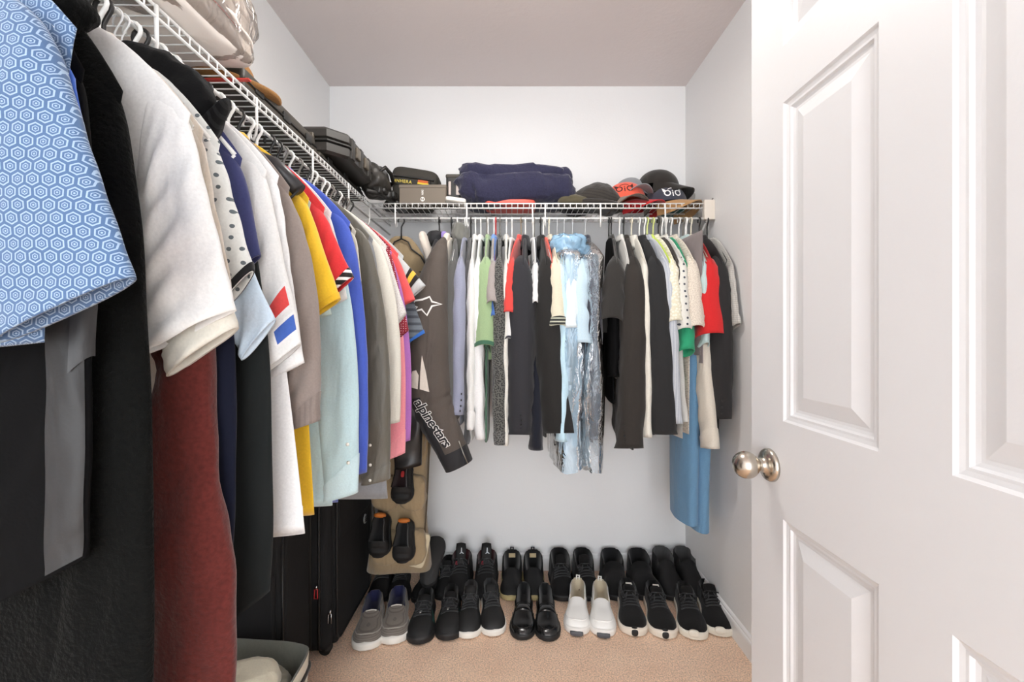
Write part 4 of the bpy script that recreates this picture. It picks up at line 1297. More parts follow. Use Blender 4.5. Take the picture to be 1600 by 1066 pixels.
trousers(0.724, 'taupe_trousers', 'folded taupe trousers', 'taupe trousers folded over a hanger behind the pale teal shirt', fb('taupe_twill', (138, 128, 128), wr=0.25), 0.200, -0.098, -0.60, 0.008, 'white', rot=4)
garment(B, 0.742, 'teal_pale_shirt', 'pale teal shirt', 'pale teal shirt left of the red short sleeved shirt', fb('teal_pale', (188, 208, 208)), 'shirt', 'short', hw=0.205, su=0.228, sz=zpy(535), si=0.13, tk=0.010, rt=0.014, hemw=0.15, rot=1, collar='shirt', hk='grey')
garment(B, 0.756, 'cream_long_shirt', 'cream long sleeved shirt', 'cream long sleeved shirt hanging below the red sleeve', fb('cream_long', (226, 218, 204), wr=0.8), 'shirt', 'long', hw=0.195, su=0.238, sz=zpy(700), si=0.14, siz=zpy(708), hemw=0.17, hem=-0.85, tk=0.010, rt=0.032, bend=0.016, cuff=fb('cream_long_cuff', (230, 222, 208)), cuff_t=0.87, collar='shirt', hk='white', Om=[(0.19, -0.4), (0.2, -0.6), (0.225, -0.8)])
garment(B, 0.776, 'red_shirt', 'red short sleeved shirt', 'bright red short sleeved shirt near the right wall', fb('poplin_red', (208, 40, 42)), 'shirt', 'short', hw=0.205, su=0.245, sz=zpy(520), si=0.12, siz=zpy(536), hemw=0.15, tk=0.012, rt=0.042, collar='shirt', rot=-1, hk='cream')
garment(B, 0.812, 'right_black_suit_jacket', 'black suit jacket by the right wall', 'black suit jacket with sleeve buttons nearest the right wall', fb('suit_slate_black', (44, 43, 44), wr=0.25, sheen=0.1), 'suit jacket', 'long', hw=0.200, su=0.238, sz=zpy(655, 1.62), si=0.09, siz=zpy(662, 1.66), hem=-0.92, hemw=0.17, tk=0.016, rt=0.052, yo=-0.004, rot=1, amp=0.002, collar='lapel', hk='black', buttons=(3, 0.88, 0.95, 0.12, -1, M_BUTTON_D))
garment(B, 0.846, 'light_grey_polo', 'light grey herringbone polo', 'light grey herringbone polo squeezed against the right wall', fb('herringbone', (214, 212, 206), pattern='check', c2=(168, 166, 162), sc=2.5, axis='yz'), 'polo shirt', 'short', hw=0.205, su=0.255, sz=zpy(505, 1.6), si=0.14, siz=zpy(520), hemw=0.18, hem=-0.72, tk=0.008, rt=0.012, yo=0.006, collar='crew', hk='black')
trousers(0.752, 'blue_trousers', 'light blue trousers', 'light blue trousers hanging lowest, beside the right wall', fb('denim_light', (106, 148, 182), wr=0.9), 0.135, -0.24, zpy(838, 1.68), 0.034, 'white', rot=2, x_off=0.035, narrow=0.72)

# ------------------------------------------------------------------ things on the shelves
DECK = SH_Z + 0.0022
M_BLK = plain('black_plastic', (34, 33, 31), 0.45, bump=0.15, bscale=300)
M_DKG = plain('dark_olive_plastic', (62, 57, 50), 0.5, bump=0.15, bscale=300)
M_DKG2 = plain('dark_case_plastic', (46, 43, 39), 0.42, bump=0.1, bscale=300)

# white bedding in a clear plastic bag with red print, left shelf
o = empty('bedding_bag', (ROD_X - 0.115, 0.70, DECK))
tag(o, 'white bedding packed in a plastic bag with red print on left shelf', 'bedding')


def bag_def(p):
    x, y, z = p
    e = max(0.0, (y - 0.10) / 0.2)
    return (x, y + 0.012 * math.sin(z * 60), z * (1 - 0.28 * min(1, e)) )


bd = blob('folded_bedding', (0.150, 0.300, 0.115), plain('bedding_white', (248, 240, 232), 0.8, bump=0.5, bscale=18), o, (0, 0, 0.112), e1=0.35, e2=0.25, amp=0.014, freq=9, seed=2, nu=72, nv=40, deform=bag_def)
for k, zz in enumerate((0.085, 0.128, 0.165)):
    blob('fold_edge', (0.145, 0.285 - 0.02 * k, 0.018), plain('bedding_fold', (244, 234, 226), 0.8, bump=0.5, bscale=22), o, (0.012, 0.006, zz), e1=0.7, e2=0.25, amp=0.010, freq=14, seed=k + 4, deform=bag_def)
M_RED = plain('print_red', (206, 66, 56), 0.6)
decal('red_print', line_vf([(-0.25, 0), (-0.05, 0.004)], 0.004), bd, (0.1, 0.10, -0.055), (0, 1, 0), (0, 0, 1), M_RED, bd, 0.004)
decal('red_print', line_vf([(-0.10, 0.0), (0.0, 0.003)], 0.003), bd, (0.1, 0.22, -0.038), (0, 1, 0), (0, 0, 1), M_RED, bd, 0.004)
mk('red_strap', *box_vf(-0.13, 0.14, 0.262, 0.272, 0.0008, 0.004), M_RED, o, False)
blob('plastic_wrap', (0.156, 0.306, 0.122), film('film_bag', (246, 236, 228), 0.12, 0.2), o, (0, 0, 0.122), e1=0.35, e2=0.25, amp=0.020, freq=12, seed=8, nu=72, nv=40, deform=bag_def)

# tan straw hat behind the bedding
o = empty('straw_hat', (ROD_X - 0.125, 1.105, DECK))
tag(o, 'tan woven straw hat lying behind the white bedding bag', 'hat')
M_STRAW = plain('straw_tan', (168, 120, 66), 0.8, bump=0.8, bscale=160, var=0.3)
blob('crown', (0.075, 0.085, 0.060), M_STRAW, o, (-0.01, 0.0, 0.085), e1=0.7, e2=1.0, flat=-0.05)
rr = []
for r, z in ((0.07, 0.045), (0.10, 0.040), (0.122, 0.044), (0.128, 0.052), (0.127, 0.055), (0.10, 0.044), (0.07, 0.050)):
    rr.append([(r * math.cos(a * PI / 24), r * 1.08 * math.sin(a * PI / 24), z + 0.012 * math.sin(a * PI / 12)) for a in range(48)])
mk('brim', *loft(rr), M_STRAW, o)

# long flat dark cases along the left shelf
def long_case(label, x, y0, y1, w, h, z0, mat, latches=3):
    o = empty('long_case', (x, (y0 + y1) / 2, z0))
    tag(o, label, 'case', 'dark cases on the left shelf')
    L = y1 - y0
    bevel_box('lower_shell', (w, L, h * 0.48), 0.008, mat, o)
    bevel_box('lid', (w - 0.004, L - 0.004, h * 0.5), 0.010, mat, o, (0, 0, h * 0.5), ptaper=0.97)
    tube('seam', [(w / 2 + 0.001, -L / 2 + 0.01, h * 0.49), (w / 2 + 0.001, L / 2 - 0.01, h * 0.49)], 0.0022, M_BLK, o, 6)
    for k in range(latches):
        yy = -L / 2 + L * (k + 0.5) / latches
        bevel_box('latch', (0.006, 0.035, 0.024), 0.002, M_BLK, o, (w / 2 + 0.001, yy, h * 0.36), seg=1)
    return o


long_case('long grey brown flat case lying on the left shelf beside the straw hat', ROD_X - 0.118, 1.01, 1.40, 0.20, 0.070, DECK, M_DKG)
long_case('low dark case lying on the left shelf under the hard tool case', ROD_X - 0.128, 1.42, 1.85, 0.22, 0.042, DECK, M_DKG)

# hard tool case with ribs, latches and handle
o = empty('tool_case', (-0.735, 1.62, DECK + 0.043), 0.0)
tag(o, 'dark hard plastic tool case with ribs and latches on top of low case', 'case', 'dark cases on the left shelf')


def octo(name, hx, hy, ch, z0, z1, mat, parent, ins=0.008):
    def ring(k, z):
        a, b = hx - k, hy - k
        c = ch
        return [(a, -b + c, z), (a, b - c, z), (a - c, b, z), (-a + c, b, z), (-a, b - c, z), (-a, -b + c, z), (-a + c, -b, z), (a - c, -b, z)]
    v, f = loft([ring(ins, z0), ring(0, z0 + ins), ring(0, z1 - ins), ring(ins, z1)], True, True, True)
    return mk(name, v, f, mat, parent, False, fix=True)


octo('lower_shell', 0.165, 0.175, 0.055, 0.0, 0.042, M_DKG2, o)
octo('lid', 0.165, 0.175, 0.055, 0.044, 0.092, M_DKG2, o, 0.012)
octo('rim', 0.168, 0.178, 0.055, 0.039, 0.047, M_BLK, o, 0.002)
for k, yy in enumerate((-0.085, 0.0, 0.085)):
    bevel_box('rib', (0.012, 0.030, 0.074), 0.003, M_DKG2, o, (0.164, yy, 0.008), seg=1)
for yy in (-0.045, 0.045):
    bevel_box('latch', (0.014, 0.036, 0.040), 0.003, plain('latch_grey', (96, 88, 76), 0.35), o, (0.168, yy, 0.026), seg=1)
bevel_box('latch', (0.036, 0.014, 0.040), 0.003, plain('latch_grey', (0, 0, 0)), o, (0.05, -0.176, 0.026), seg=1)
# rounded power tool bag hanging over the shelf edge near the corner
o = empty('tool_bag', (-0.590, 1.845, DECK))
tag(o, 'dark lumpy tool pouch with carrying handle at the shelf corner', 'bag', 'dark cases on the left shelf')
bg = blob('pouch', (0.062, 0.085, 0.066), M_DKG2, o, (0.0, 0.0, 0.082), (0, math.radians(-18), 0), e1=0.7, e2=0.7, amp=0.012, freq=16, seed=3)
tube('carry_handle', [(0.035, -0.06, 0.105), (0.058, -0.045, 0.13), (0.070, 0.0, 0.118), (0.066, 0.045, 0.10), (0.05, 0.06, 0.085)], [0.006, 0.008, 0.009, 0.008, 0.006], M_BLK, o)
for k in range(4):
    blob('lump', (0.020, 0.022, 0.018), M_BLK, o, (0.028 + 0.012 * k, -0.05 + 0.03 * k, 0.030 + 0.010 * (k % 2)), amp=0.004, freq=30, seed=k)
tube('strap', [(0.0, -0.11, 0.012), (0.035, -0.05, 0.018), (0.055, 0.02, 0.014), (0.075, 0.07, 0.012)], 0.009, M_BLK, o)
o = empty('flat_pouch', (-0.535, 1.965, DECK))
tag(o, 'small flat black pouch lying in the shelf corner', 'pouch')
blob('pouch_body', (0.055, 0.07, 0.014), M_BLK, o, (0, 0, 0.014), (0, 0, 0.4), e1=0.5, e2=0.5, amp=0.005)
bevel_box('buckle', (0.022, 0.012, 0.012), 0.002, M_DKG, o, (0.03, -0.05, 0.012), seg=1)

# back shelf: padded black case behind a grey brown box
o = empty('padded_case', (-0.452, 2.02, DECK))
tag(o, 'black zipped padded case with yellow lettering behind the box', 'case')


def padv(p):
    x, y, z = p
    return (x * (0.78 + 0.24 * min(1, max(0, (z + 0.10) / 0.2))) + 0.012 * (z / 0.1), y, z - 0.16 * x * (1 if z > 0 else 0.2))


pc = blob('shell', (0.112, 0.070, 0.096), plain('case_fabric', (52, 49, 43), 0.75, bump=0.4, bscale=500), o, (0, 0, 0.098), e1=0.4, e2=0.35, nu=60, nv=36, deform=padv)
zpts = [(x, -0.071, 0.141 - 0.13 * x) for x in np.linspace(-0.104, 0.098, 14)]
tube('zipper', zpts, 0.0045, M_BLK, o, 6)
tube('zipper', [(p[0], p[1] + 0.001, p[2] - 0.036) for p in zpts], 0.0035, M_BLK, o, 6)
tube('zip_pull', [(0.082, -0.074, 0.122), (0.086, -0.080, 0.09), (0.084, -0.08, 0.062)], 0.004, M_BLK, o, 6)
txt = text_vf('4NHERA', 0.020, 0.0004, space=1.15)
decal('yellow_lettering', txt, pc, (-0.045, -0.3, 0.027), (1, 0, -0.13), (0.13, 0, 1), plain('letter_yellow', (206, 186, 84), 0.6), pc, 0.0015, 0.4)
decal('orange_stripe', line_vf([(-0.024, 0), (0.022, 0)], 0.011), pc, (0.048, -0.3, 0.025), (1, 0, -0.13), (0.13, 0, 1), plain('stripe_orange', (196, 92, 34), 0.6), pc, 0.0015, 0.4)
decal('yellow_stripe', line_vf([(-0.026, 0), (0.024, 0)], 0.008), pc, (0.048, -0.3, 0.0155), (1, 0, -0.13), (0.13, 0, 1), plain('stripe_yellow', (222, 190, 52), 0.6), pc, 0.0015, 0.4)

o = empty('shoe_box', (-0.3935, 1.925, DECK))
tag(o, 'grey brown cardboard box with a white round mark on its side', 'box')
M_BOX = plain('card_taupe', (120, 110, 98), 0.7)
bx = bevel_box('carton', (0.205, 0.075, 0.082), 0.0015, M_BOX, o, seg=1, smooth=False)
bevel_box('lid', (0.209, 0.079, 0.014), 0.0015, M_BOX, o, (0, 0, 0.074), seg=1, smooth=False)
M_INK = plain('ink_white', (240, 238, 232), 0.6)
disc = poly_vf([(0.0098 * math.cos(a * PI / 14), 0.0098 * math.sin(a * PI / 14)) for a in range(28)])
yf = -0.0376
def on_front(name, vf, x, z, mat, parent, dy=0.0, rz=0.0):
    c, s = math.cos(rz), math.sin(rz)
    return mk(name, [(x + p[0] * c - p[1] * s, yf - dy, z + p[0] * s + p[1] * c) for p in vf[0]], [q for q in vf[1]], mat, parent, False)
on_front('round_mark', disc, 0.0, 0.024, M_INK, bx, 0.0004)
on_front('mark_letter', text_vf('Z', 0.017, 0.0006), 0.0, 0.024, M_BOX, bx, 0.0009, PI / 2)
on_front('mark_lettering', text_vf('NIKI', 0.012, 0.0003), 0.0, 0.0535, M_INK, bx, 0.0005, PI / 2)

# small black camera-like device with pale panels
o = empty('black_device', (-0.263, 1.945, DECK))
tag(o, 'upright black device with two pale side panels next to the box', 'device')
bevel_box('casing', (0.066, 0.05, 0.140), 0.009, M_BLK, o, seg=2)
bevel_box('top_cap', (0.070, 0.054, 0.018), 0.006, M_DKG, o, (0, 0, 0.130), seg=2)
for xx, w_ in ((-0.016, 0.012), (0.022, 0.020)):
    bevel_box('side_panel', (w_, 0.010, 0.062), 0.004, plain('panel_pale', (196, 184, 178), 0.3), o, (xx, -0.0255, 0.052), seg=2)
o = tag(blob('paper_sleeve', (0.045, 0.04, 0.010), plain('paper_white', (232, 228, 220), 0.8), None, (-0.248, 1.885, DECK + 0.012), (0, 0.12, 0.1), e1=0.3, e2=0.3, amp=0.003), 'small crumpled white paper sleeve beside the navy blanket', 'paper')

# navy plush blanket, folded
M_PLUSH = fabric('plush_navy', (42, 42, 66), fuzz=0.5, sheen=0.3, wr=0.9)
o = empty('navy_blanket', (0.010, 1.985, DECK + 0.010))
tag(o, 'folded navy blue plush blanket on the back shelf', 'blanket')


def bl_def(p):
    x, y, z = p
    z2 = z * (1 - 0.10 * max(0, x / 0.26) - 0.22 * max(0, (-x - 0.15) / 0.1) ** 2)
    return (x, y - 0.012 * math.cos(z * 24) + 0.006 * math.sin(x * 40), z2 + 0.006 * math.sin(x * 18))


blob('lower_fold', (0.265, 0.112, 0.074), M_PLUSH, o, (0, 0, 0.072), e1=0.42, e2=0.32, amp=0.026, freq=11, seed=6, nu=110, nv=60, deform=bl_def)
blob('upper_fold', (0.235, 0.105, 0.040), M_PLUSH, o, (-0.005, 0.006, 0.140), (0, 0.03, 0), e1=0.5, e2=0.35, amp=0.022, freq=12, seed=9, nu=100, nv=44, deform=bl_def)
blob('rolled_end', (0.060, 0.095, 0.050), M_PLUSH, o, (0.205, 0.0, 0.120), e1=0.7, e2=0.6, amp=0.014, freq=14, seed=12)
o = tag(blob('coral_folder', (0.115, 0.085, 0.010), plain('coral_plastic', (226, 92, 76), 0.5), None, (-0.008, 1.958, DECK + 0.012), (0.0, 0.02, -0.05), e1=0.25, e2=0.25, amp=0.004, freq=10), 'flat coral red pouch pressed under the navy blanket', 'pouch')

# dark knitted hats next to the blanket
M_KNIT = fabric('knit_dark', (58, 54, 50), weave=1.0, pattern='hstripe', c2=(48, 45, 42), sc=1.5)


def heap(p):
    x, y, z = p
    return (x + 0.25 * max(0, z), y, z * (1 - 0.35 * max(0, x / 0.1)))


o = empty('knit_beanie', (0.385, 1.955, DECK))
tag(o, 'dark brown knitted beanie slumped beside the orange cap', 'beanie', 'hats on the back shelf')
blob('crown', (0.105, 0.085, 0.088), M_KNIT, o, (0, 0, 0.030), (0, 0.25, 0), e1=0.9, e2=0.9, amp=0.010, freq=12, seed=4, flat=-0.03, deform=heap)
tube('rolled_brim', [(0.115 * math.cos(a), 0.088 * math.sin(a), 0.010 - 0.010 * math.cos(a)) for a in np.linspace(0, 2 * PI, 30)], 0.010, M_KNIT, o)
tag(blob('dark_scarf', (0.075, 0.06, 0.055), fabric('scarf_black', (40, 38, 40), fuzz=0.4), None, (0.292, 2.07, DECK + 0.052), (0.1, 0.2, 0.3), e1=0.8, e2=0.7, amp=0.022, freq=14, seed=7), 'black fleece scarf bundled behind the beanie and blanket', 'scarf')
tag(blob('moss_cloth', (0.075, 0.045, 0.024), fabric('moss', (84, 78, 60)), None, (0.28, 1.925, DECK + 0.025), (0, 0, 0.1), e1=0.7, e2=0.5, amp=0.010, freq=20, seed=11), 'moss brown crumpled cloth in front of the navy blanket', 'cloth')


def owl_mark():
    """two ringed eyes with pointed ears, a small i between them and a brow arc"""
    parts = []
    for sx in (-1, 1):
        parts.append(ring_vf(sx * 0.026, -0.006, 0.0165, 0.0105, 26))
        parts.append(poly_vf([(sx * 0.026 + sx * 0.004, 0.009), (sx * 0.0445, 0.001), (sx * 0.046, 0.027)]))
    parts.append(poly_vf([(-0.0025, -0.024), (0.0025, -0.024), (0.0030, -0.001), (-0.0030, -0.001)]))
    parts.append(ring_vf(0, 0.006, 0.0034, 0.0001, 12))
    parts.append(line_vf([(0.022 * math.cos(a), 0.010 + 0.012 * math.sin(a)) for a in np.linspace(0.25, PI - 0.25, 12)], 0.0035))
    return join_vf(parts)


def cap(name, label, loc, rot, mat, bill_mat=None, size=(0.088, 0.100, 0.095), mark=None, mark_mat=None, mscale=0.85, dashes=False, trim=None, mz=0.035, mx=0.0, yaw=0.0, bd=0.0):
    """baseball cap; the bill points to local -y"""
    root = empty(name, loc, rot=rot)
    tag(root, label, 'cap', 'hats on the back shelf')
    rings = []
    n = 48
    for i in range(15):
        a = (PI / 2) * i / 14
        r = math.cos(a) ** 0.75 if i < 14 else 0.02
        ring = []
        for k in range(n):
            t = 2 * PI * k / n
            seam = 1 - 0.012 * abs(math.cos(3 * t)) ** 12
            ring.append((size[0] * r * seam * math.cos(t), size[1] * r * seam * math.sin(t), size[2] * math.sin(a)))
        rings.append(ring)
    crown = mk('crown', *loft(rings, True, False, True), mat, root)
    blob('button', (0.007, 0.007, 0.004), mat, root, (0, 0, size[2] + 0.001), nu=14, nv=8)
    bm_ = bill_mat or mat
    rows_t, rows_b = [], []
    for i in range(8):
        q = i / 7
        rt_, rb_ = [], []
        for k in range(25):
            t = PI + PI * k / 24
            x = size[0] * (0.98 - 0.02 * q) * math.cos(t)
            y = size[1] * 0.98 * math.sin(t) - q * 0.068 * abs(math.sin(t)) ** 0.6
            z = 0.004 - bd - 5.2 * x * x * (0.3 + 0.7 * q) + 0.012 * (1 - q) - 0.006 * q
            rt_.append((x, y, z))
            rb_.append((x, y, z - 0.0035))
        rows_t.append(rt_)
        rows_b.append(rb_)
    v1, f1 = loft(rows_t, False)
    v2, f2 = loft(rows_b, False)
    k0 = len(v1)
    f = f1 + [tuple(i + k0 for i in q[::-1]) for q in f2]
    last = 7 * 25
    for k in range(24):
        f.append((last + k, last + k + 1, k0 + last + k + 1, k0 + last + k))
    mk('bill', v1 + v2, f, bm_, root, True, fix=True)
    if trim:
        tube('trim', [(p[0] * 1.0, p[1] - 0.001, p[2] - 0.002) for p in rows_t[-1]], 0.0025, trim, root, 6)
    if mark:
        vf = owl_mark()
        vf = ([(p[0] * mscale, p[1] * mscale, 0) for p in vf[0]], vf[1])
        c_, s_ = math.cos(yaw), math.sin(yaw)
        decal('owl_emblem', vf, crown, (mx * c_ - 0.05 * s_, -mx * s_ - 0.05 * c_, mz), (c_, -s_, 0), (0, 0, 1), mark_mat, crown, 0.0016)
    if dashes:
        decal('white_dash', line_vf([(-0.016, 0.0), (-0.004, 0.003), (0.012, 0.0), (0.018, 0.001)], 0.005), crown, (0.01, -0.05, 0.072), (1, 0, 0), (0, 0.4, 1), M_WPRINT, crown, 0.0014)
    return root


M_CORAL = fabric('cap_coral', (232, 96, 74), wr=0.2)
M_CAPN = fabric('cap_navy', (58, 60, 72), wr=0.2)
M_CAPB = fabric('cap_black', (40, 37, 34), wr=0.2)
M_CAPG = fabric('cap_grey', (138, 140, 144), wr=0.2)
cap('grey_baseball_hat', 'grey baseball cap with tilted crown behind the orange cap', (0.560, 2.035, DECK + 0.055), (math.radians(-14), 0, math.radians(8)), M_CAPG, size=(0.085, 0.095, 0.112))
cap('orange_baseball_hat', 'orange baseball cap with a dark owl eye emblem', (0.524, 1.985, DECK + 0.034), (math.radians(-4), 0, math.radians(6)), M_CORAL, fabric('cap_taupe_bill', (120, 108, 96), wr=0.2), size=(0.093, 0.088, 0.092), mark=True, mark_mat=plain('emblem_dark', (70, 36, 34), 0.7), mz=0.045, mx=-0.022, yaw=math.radians(6), bd=0.012, trim=plain('bill_trim', (90, 80, 70), 0.8))
cap('scarlet_baseball_hat', 'scarlet baseball cap lying flat under the orange cap', (0.575, 1.985, DECK + 0.014), (0, 0, math.radians(30)), fabric('cap_scarlet', (190, 36, 40), wr=0.2), size=(0.088, 0.085, 0.030))
cap('navy_baseball_hat', 'dark navy baseball cap with a white owl eye emblem', (0.708, 1.985, DECK + 0.018), (math.radians(-4), 0, math.radians(48)), M_CAPN, fabric('cap_tan_bill', (176, 136, 92), wr=0.2), size=(0.100, 0.096, 0.092), mark=True, mark_mat=plain('emblem_white', (240, 240, 240), 0.7), mz=0.038, mx=0.004, yaw=math.radians(48), mscale=0.9, bd=0.01)
cap('black_baseball_hat', 'black baseball cap with a small white dash stacked on top', (0.680, 2.015, DECK + 0.098), (math.radians(4), math.radians(10), math.radians(62)), M_CAPB, size=(0.092, 0.100, 0.096), dashes=True)
tag(blob('teal_cloth', (0.060, 0.06, 0.016), fabric('teal_cloth', (44, 98, 100)), None, (0.782, 2.06, DECK + 0.018), (0, 0, 0.3), e1=0.5, e2=0.5, amp=0.006, freq=18, seed=3), 'teal folded cloth at the right end of the back shelf', 'cloth')
tag(blob('grey_paper', (0.03, 0.02, 0.055), plain('grey_card', (150, 148, 144), 0.8), None, (0.835, 2.06, DECK + 0.062), (0, 0.35, 0.2), e1=0.3, e2=0.3), 'grey crumpled wrapper sticking up beside the navy cap', 'wrapper')

# ------------------------------------------------------------------ shoes
M_SOLE_W = plain('sole_white', (232, 228, 220), 0.55)
M_SOLE_B = plain('sole_black', (26, 26, 27), 0.6)
M_UP_B = plain('upper_black', (17, 17, 18), 0.7, bump=0.4, bscale=400)
M_UP_K = fabric('upper_knit_black', (19, 18, 18), wr=0.15, sheen=0.1, weave=0.9)
M_UP_G = fabric('canvas_grey', (124, 116, 108), wr=0.2, weave=1.0, pattern='hstripe', c2=(106, 98, 92), sc=4)
M_UP_W = plain('leather_white', (244, 242, 238), 0.42, bump=0.1, bscale=60)
M_LEA = plain('leather_gloss_black', (20, 20, 21), 0.2, bump=0.08, bscale=60, coat=0.3)
M_LIN_N = fabric('lining_navy', (36, 38, 74), wr=0.1)
M_LIN_B = fabric('lining_black', (22, 22, 23), wr=0.1)
M_LIN_T = fabric('lining_tan', (196, 184, 160), wr=0.1)
M_LACE_B = fabric('lace_black', (46, 46, 48), wr=0.0)


class ShoeForm:
    def __init__(self, L, W, hc, hv, ht, op, point=0.0, flare=1.0):
        """hc heel collar height, hv vamp height at the opening's front, ht toe height, op opening end (fraction from heel)"""
        self.L, self.W, self.hc, self.hv, self.ht, self.op, self.point, self.hwid = L, W, hc, hv, ht, op, point, flare

    def half(self, s):
        pts = [(0, 0.02), (0.02, 0.36), (0.08, 0.62), (0.18, 0.72), (0.35, 0.70), (0.5, 0.78), (0.68, 0.98), (0.78, 1.0), (0.88, 0.90 - 0.1 * self.point), (0.95, 0.68 - 0.12 * self.point), (0.985, 0.42 - 0.1 * self.point), (1.0, 0.05)]
        return self.W / 2 * float(np.interp(s, [p[0] for p in pts], [p[1] * (self.hwid if p[0] < 0.4 else 1) for p in pts]))

    def top(self, s):
        op = self.op
        pts = [(0, self.hc), (0.10, self.hc), (op * 0.6, self.hc * 0.80 + self.hv * 0.14), (op, self.hv), (op + 0.16, self.hv * 0.80), (0.78, self.ht * 1.12), (0.90, self.ht), (0.97, self.ht * 0.72), (1.0, self.ht * 0.35)]
        return float(np.interp(s, [p[0] for p in pts], [p[1] for p in pts]))


def shoe(name, label, toe, heel_px=None, yaw=None, L=0.265, W=0.098, hc=0.078, hv=0.082, ht=0.048, op=0.40, style='sneaker', up=None, sole=None, lining=None, sole_h=0.022, lace=None, group='shoes on the closet floor', point=0.0, tilt=0.0, z=0.0, tongue=0.0, heel_tab=None, mark=None, extras=None, heelw=1.0):
    """toe = (X, Y) of the toe tip on the floor, heel_px = pixel column of the heel (sets the direction)"""
    tx, ty = toe
    if yaw is None:
        hy = ty + L
        hx = (heel_px - 800.0) * hy / F
        d = Vector((tx - hx, ty - hy)).normalized()
        yaw = math.atan2(d.y, d.x) - PI / 2
    d = Vector((-math.sin(yaw), math.cos(yaw)))
    heel = Vector((tx, ty)) - d * L
    root = empty(name, (heel.x, heel.y, z), rot=(tilt, 0, yaw))
    tag(root, label, 'shoe', group)
    fm = ShoeForm(L, W, hc, hv, ht, op, point, heelw)
    sts = [0.0, 0.006, 0.02, 0.045, 0.075, 0.12, 0.18, 0.25, 0.32, op - 0.03, op, op + 0.02, op + 0.06] + list(np.linspace(op + 0.12, 0.92, 9)) + [0.95, 0.975, 0.99, 1.0]
    sts = sorted(set(round(float(s), 4) for s in sts))
    NP = 25
    V, rows = [], []
    for s in sts:
        w = fm.half(s)
        h = fm.top(s)
        o_ = 0.0
        if 0.03 < s <= op:
            o_ = 1.0
        ring = []
        b = sole_h * 0.7
        for k in range(NP):
            q = k / (NP - 1)
            sg = -1 if q < 0.5 else 1
            e = abs(q - 0.5) * 2          # 1 at the sole edge, 0 at the middle
            if o_ > 0:
                wt = min(w * 0.93, w - 0.002)
                if e > 0.55:
                    u = (1 - e) / 0.45    # 0 bottom .. 1 collar
                    x = w * (1 + 0.06 * math.sin(u * PI)) * (1 - u) + wt * u
                    zz = b + (h - b) * u
                elif e > 0.45:
                    x = wt - 0.004 - 0.002 * (0.55 - e) / 0.1
                    zz = h + 0.002 - 0.003 * (0.55 - e) / 0.1
                else:
                    u = e / 0.45
                    x = (wt - 0.008) * u ** 0.8
                    zz = sole_h + 0.012 + (h - sole_h - 0.016) * u ** 3.5
            elif s <= 0.03:
                u = min(1.0, (1 - e) / 0.45)
                x = w * (1 + 0.06 * math.sin(u * PI)) if e > 0.55 else w * e / 0.55
                zz = b + (h - b) * u + (0.0015 if e < 0.55 else 0)
            else:
                ph = (1 - e) * PI / 2
                x = w * math.cos(ph) ** 0.75 * (1 + 0.05 * math.sin(2 * ph)) if ph < PI / 2 else 0.0
                zz = b + (h - b) * math.sin(ph) ** 0.85
            ring.append((sg * x, s * L, zz))
        rows.append(ring)
    nr = len(sts)
    fu, fl = [], []
    for i in range(nr - 1):
        inner = 0.03 < sts[i + 1] <= op + 1e-6 and sts[i] > 0.019 or (0.03 < sts[i] <= op)
        for k in range(NP - 1):
            a = i * NP + k
            q = (a, a + 1, a + 1 + NP, a + NP)
            e = abs((k + 0.5) / (NP - 1) - 0.5) * 2
            if inner and e < 0.50:
                fl.append(q)
            else:
                fu.append(q)
    V = [p for r in rows for p in r]
    mk('upper', V, fu, up, root, True)
    used = sorted(set(i for q in fl for i in q))
    remap = {j: i for i, j in enumerate(used)}
    mk('lining', [V[j] for j in used], [tuple(remap[i] for i in q) for q in fl], lining or M_LIN_B, root, True)
    # sole
    ol = [fm.half(s) + (0.004 if 0.0 < s < 1.0 else 0.002) for s in sts]
    outline = [(-w, s * L + (0.004 if s > 0.98 else (-0.004 if s < 0.02 else 0))) for w, s in zip(ol, sts)] + [(w, s * L + (0.004 if s > 0.98 else (-0.004 if s < 0.02 else 0))) for w, s in zip(ol[::-1], sts[::-1])]
    toe_lift = 0.008 if style != 'loafer' else 0.005

    def lift(y, zz):
        u = max(0, (y / L - 0.75) / 0.25)
        return zz + toe_lift * u * u
    rg = []
    for k, zz in ((0.985, 0.0), (1.0, 0.004), (1.02, sole_h * 0.6), (1.0, sole_h)):
        rg.append([(x * k, y, lift(y, zz)) for x, y in outline])
    mk('sole', *loft(rg, True, True, True), sole or M_SOLE_W, root, True, fix=True)

    def surf(s, a):
        """point on the closed top, a = 0 centre line, 1 sole edge (signed)"""
        w, h = fm.half(s), fm.top(s)
        ph = (1 - abs(a)) * PI / 2
        return ((1 if a >= 0 else -1) * w * math.cos(ph) ** 0.75, s * L, sole_h * 0.7 + (h - sole_h * 0.7) * max(0.0, math.sin(ph)) ** 0.85)
    if style in ('sneaker', 'boot'):
        lm = lace or M_LACE_B
        # tongue
        t0 = surf(op + 0.10, 0)
        tz = fm.hv + 0.014 + tongue
        rgt = []
        for yy, zz, ww in ((t0[1], t0[2] - 0.002, 0.020), (op * L + 0.006, fm.hv + 0.002, 0.023), (op * L - 0.008, fm.hv + 0.5 * (tz - fm.hv), 0.025), (op * L - 0.018, tz, 0.022), (op * L - 0.022, tz - 0.001, 0.016)):
            rgt.append([(ww * c, yy - 0.004 * (1 - abs(c)) * 0, zz + 0.003 * (1 - c * c)) for c in (-1, -0.6, 0, 0.6, 1)] + [(ww * c, yy - 0.005, zz - 0.004) for c in (1, 0.6, 0, -0.6, -1)])
        tg = mk('tongue', *loft(rgt, True, True, True), up, root, True, fix=True)
        parts = []
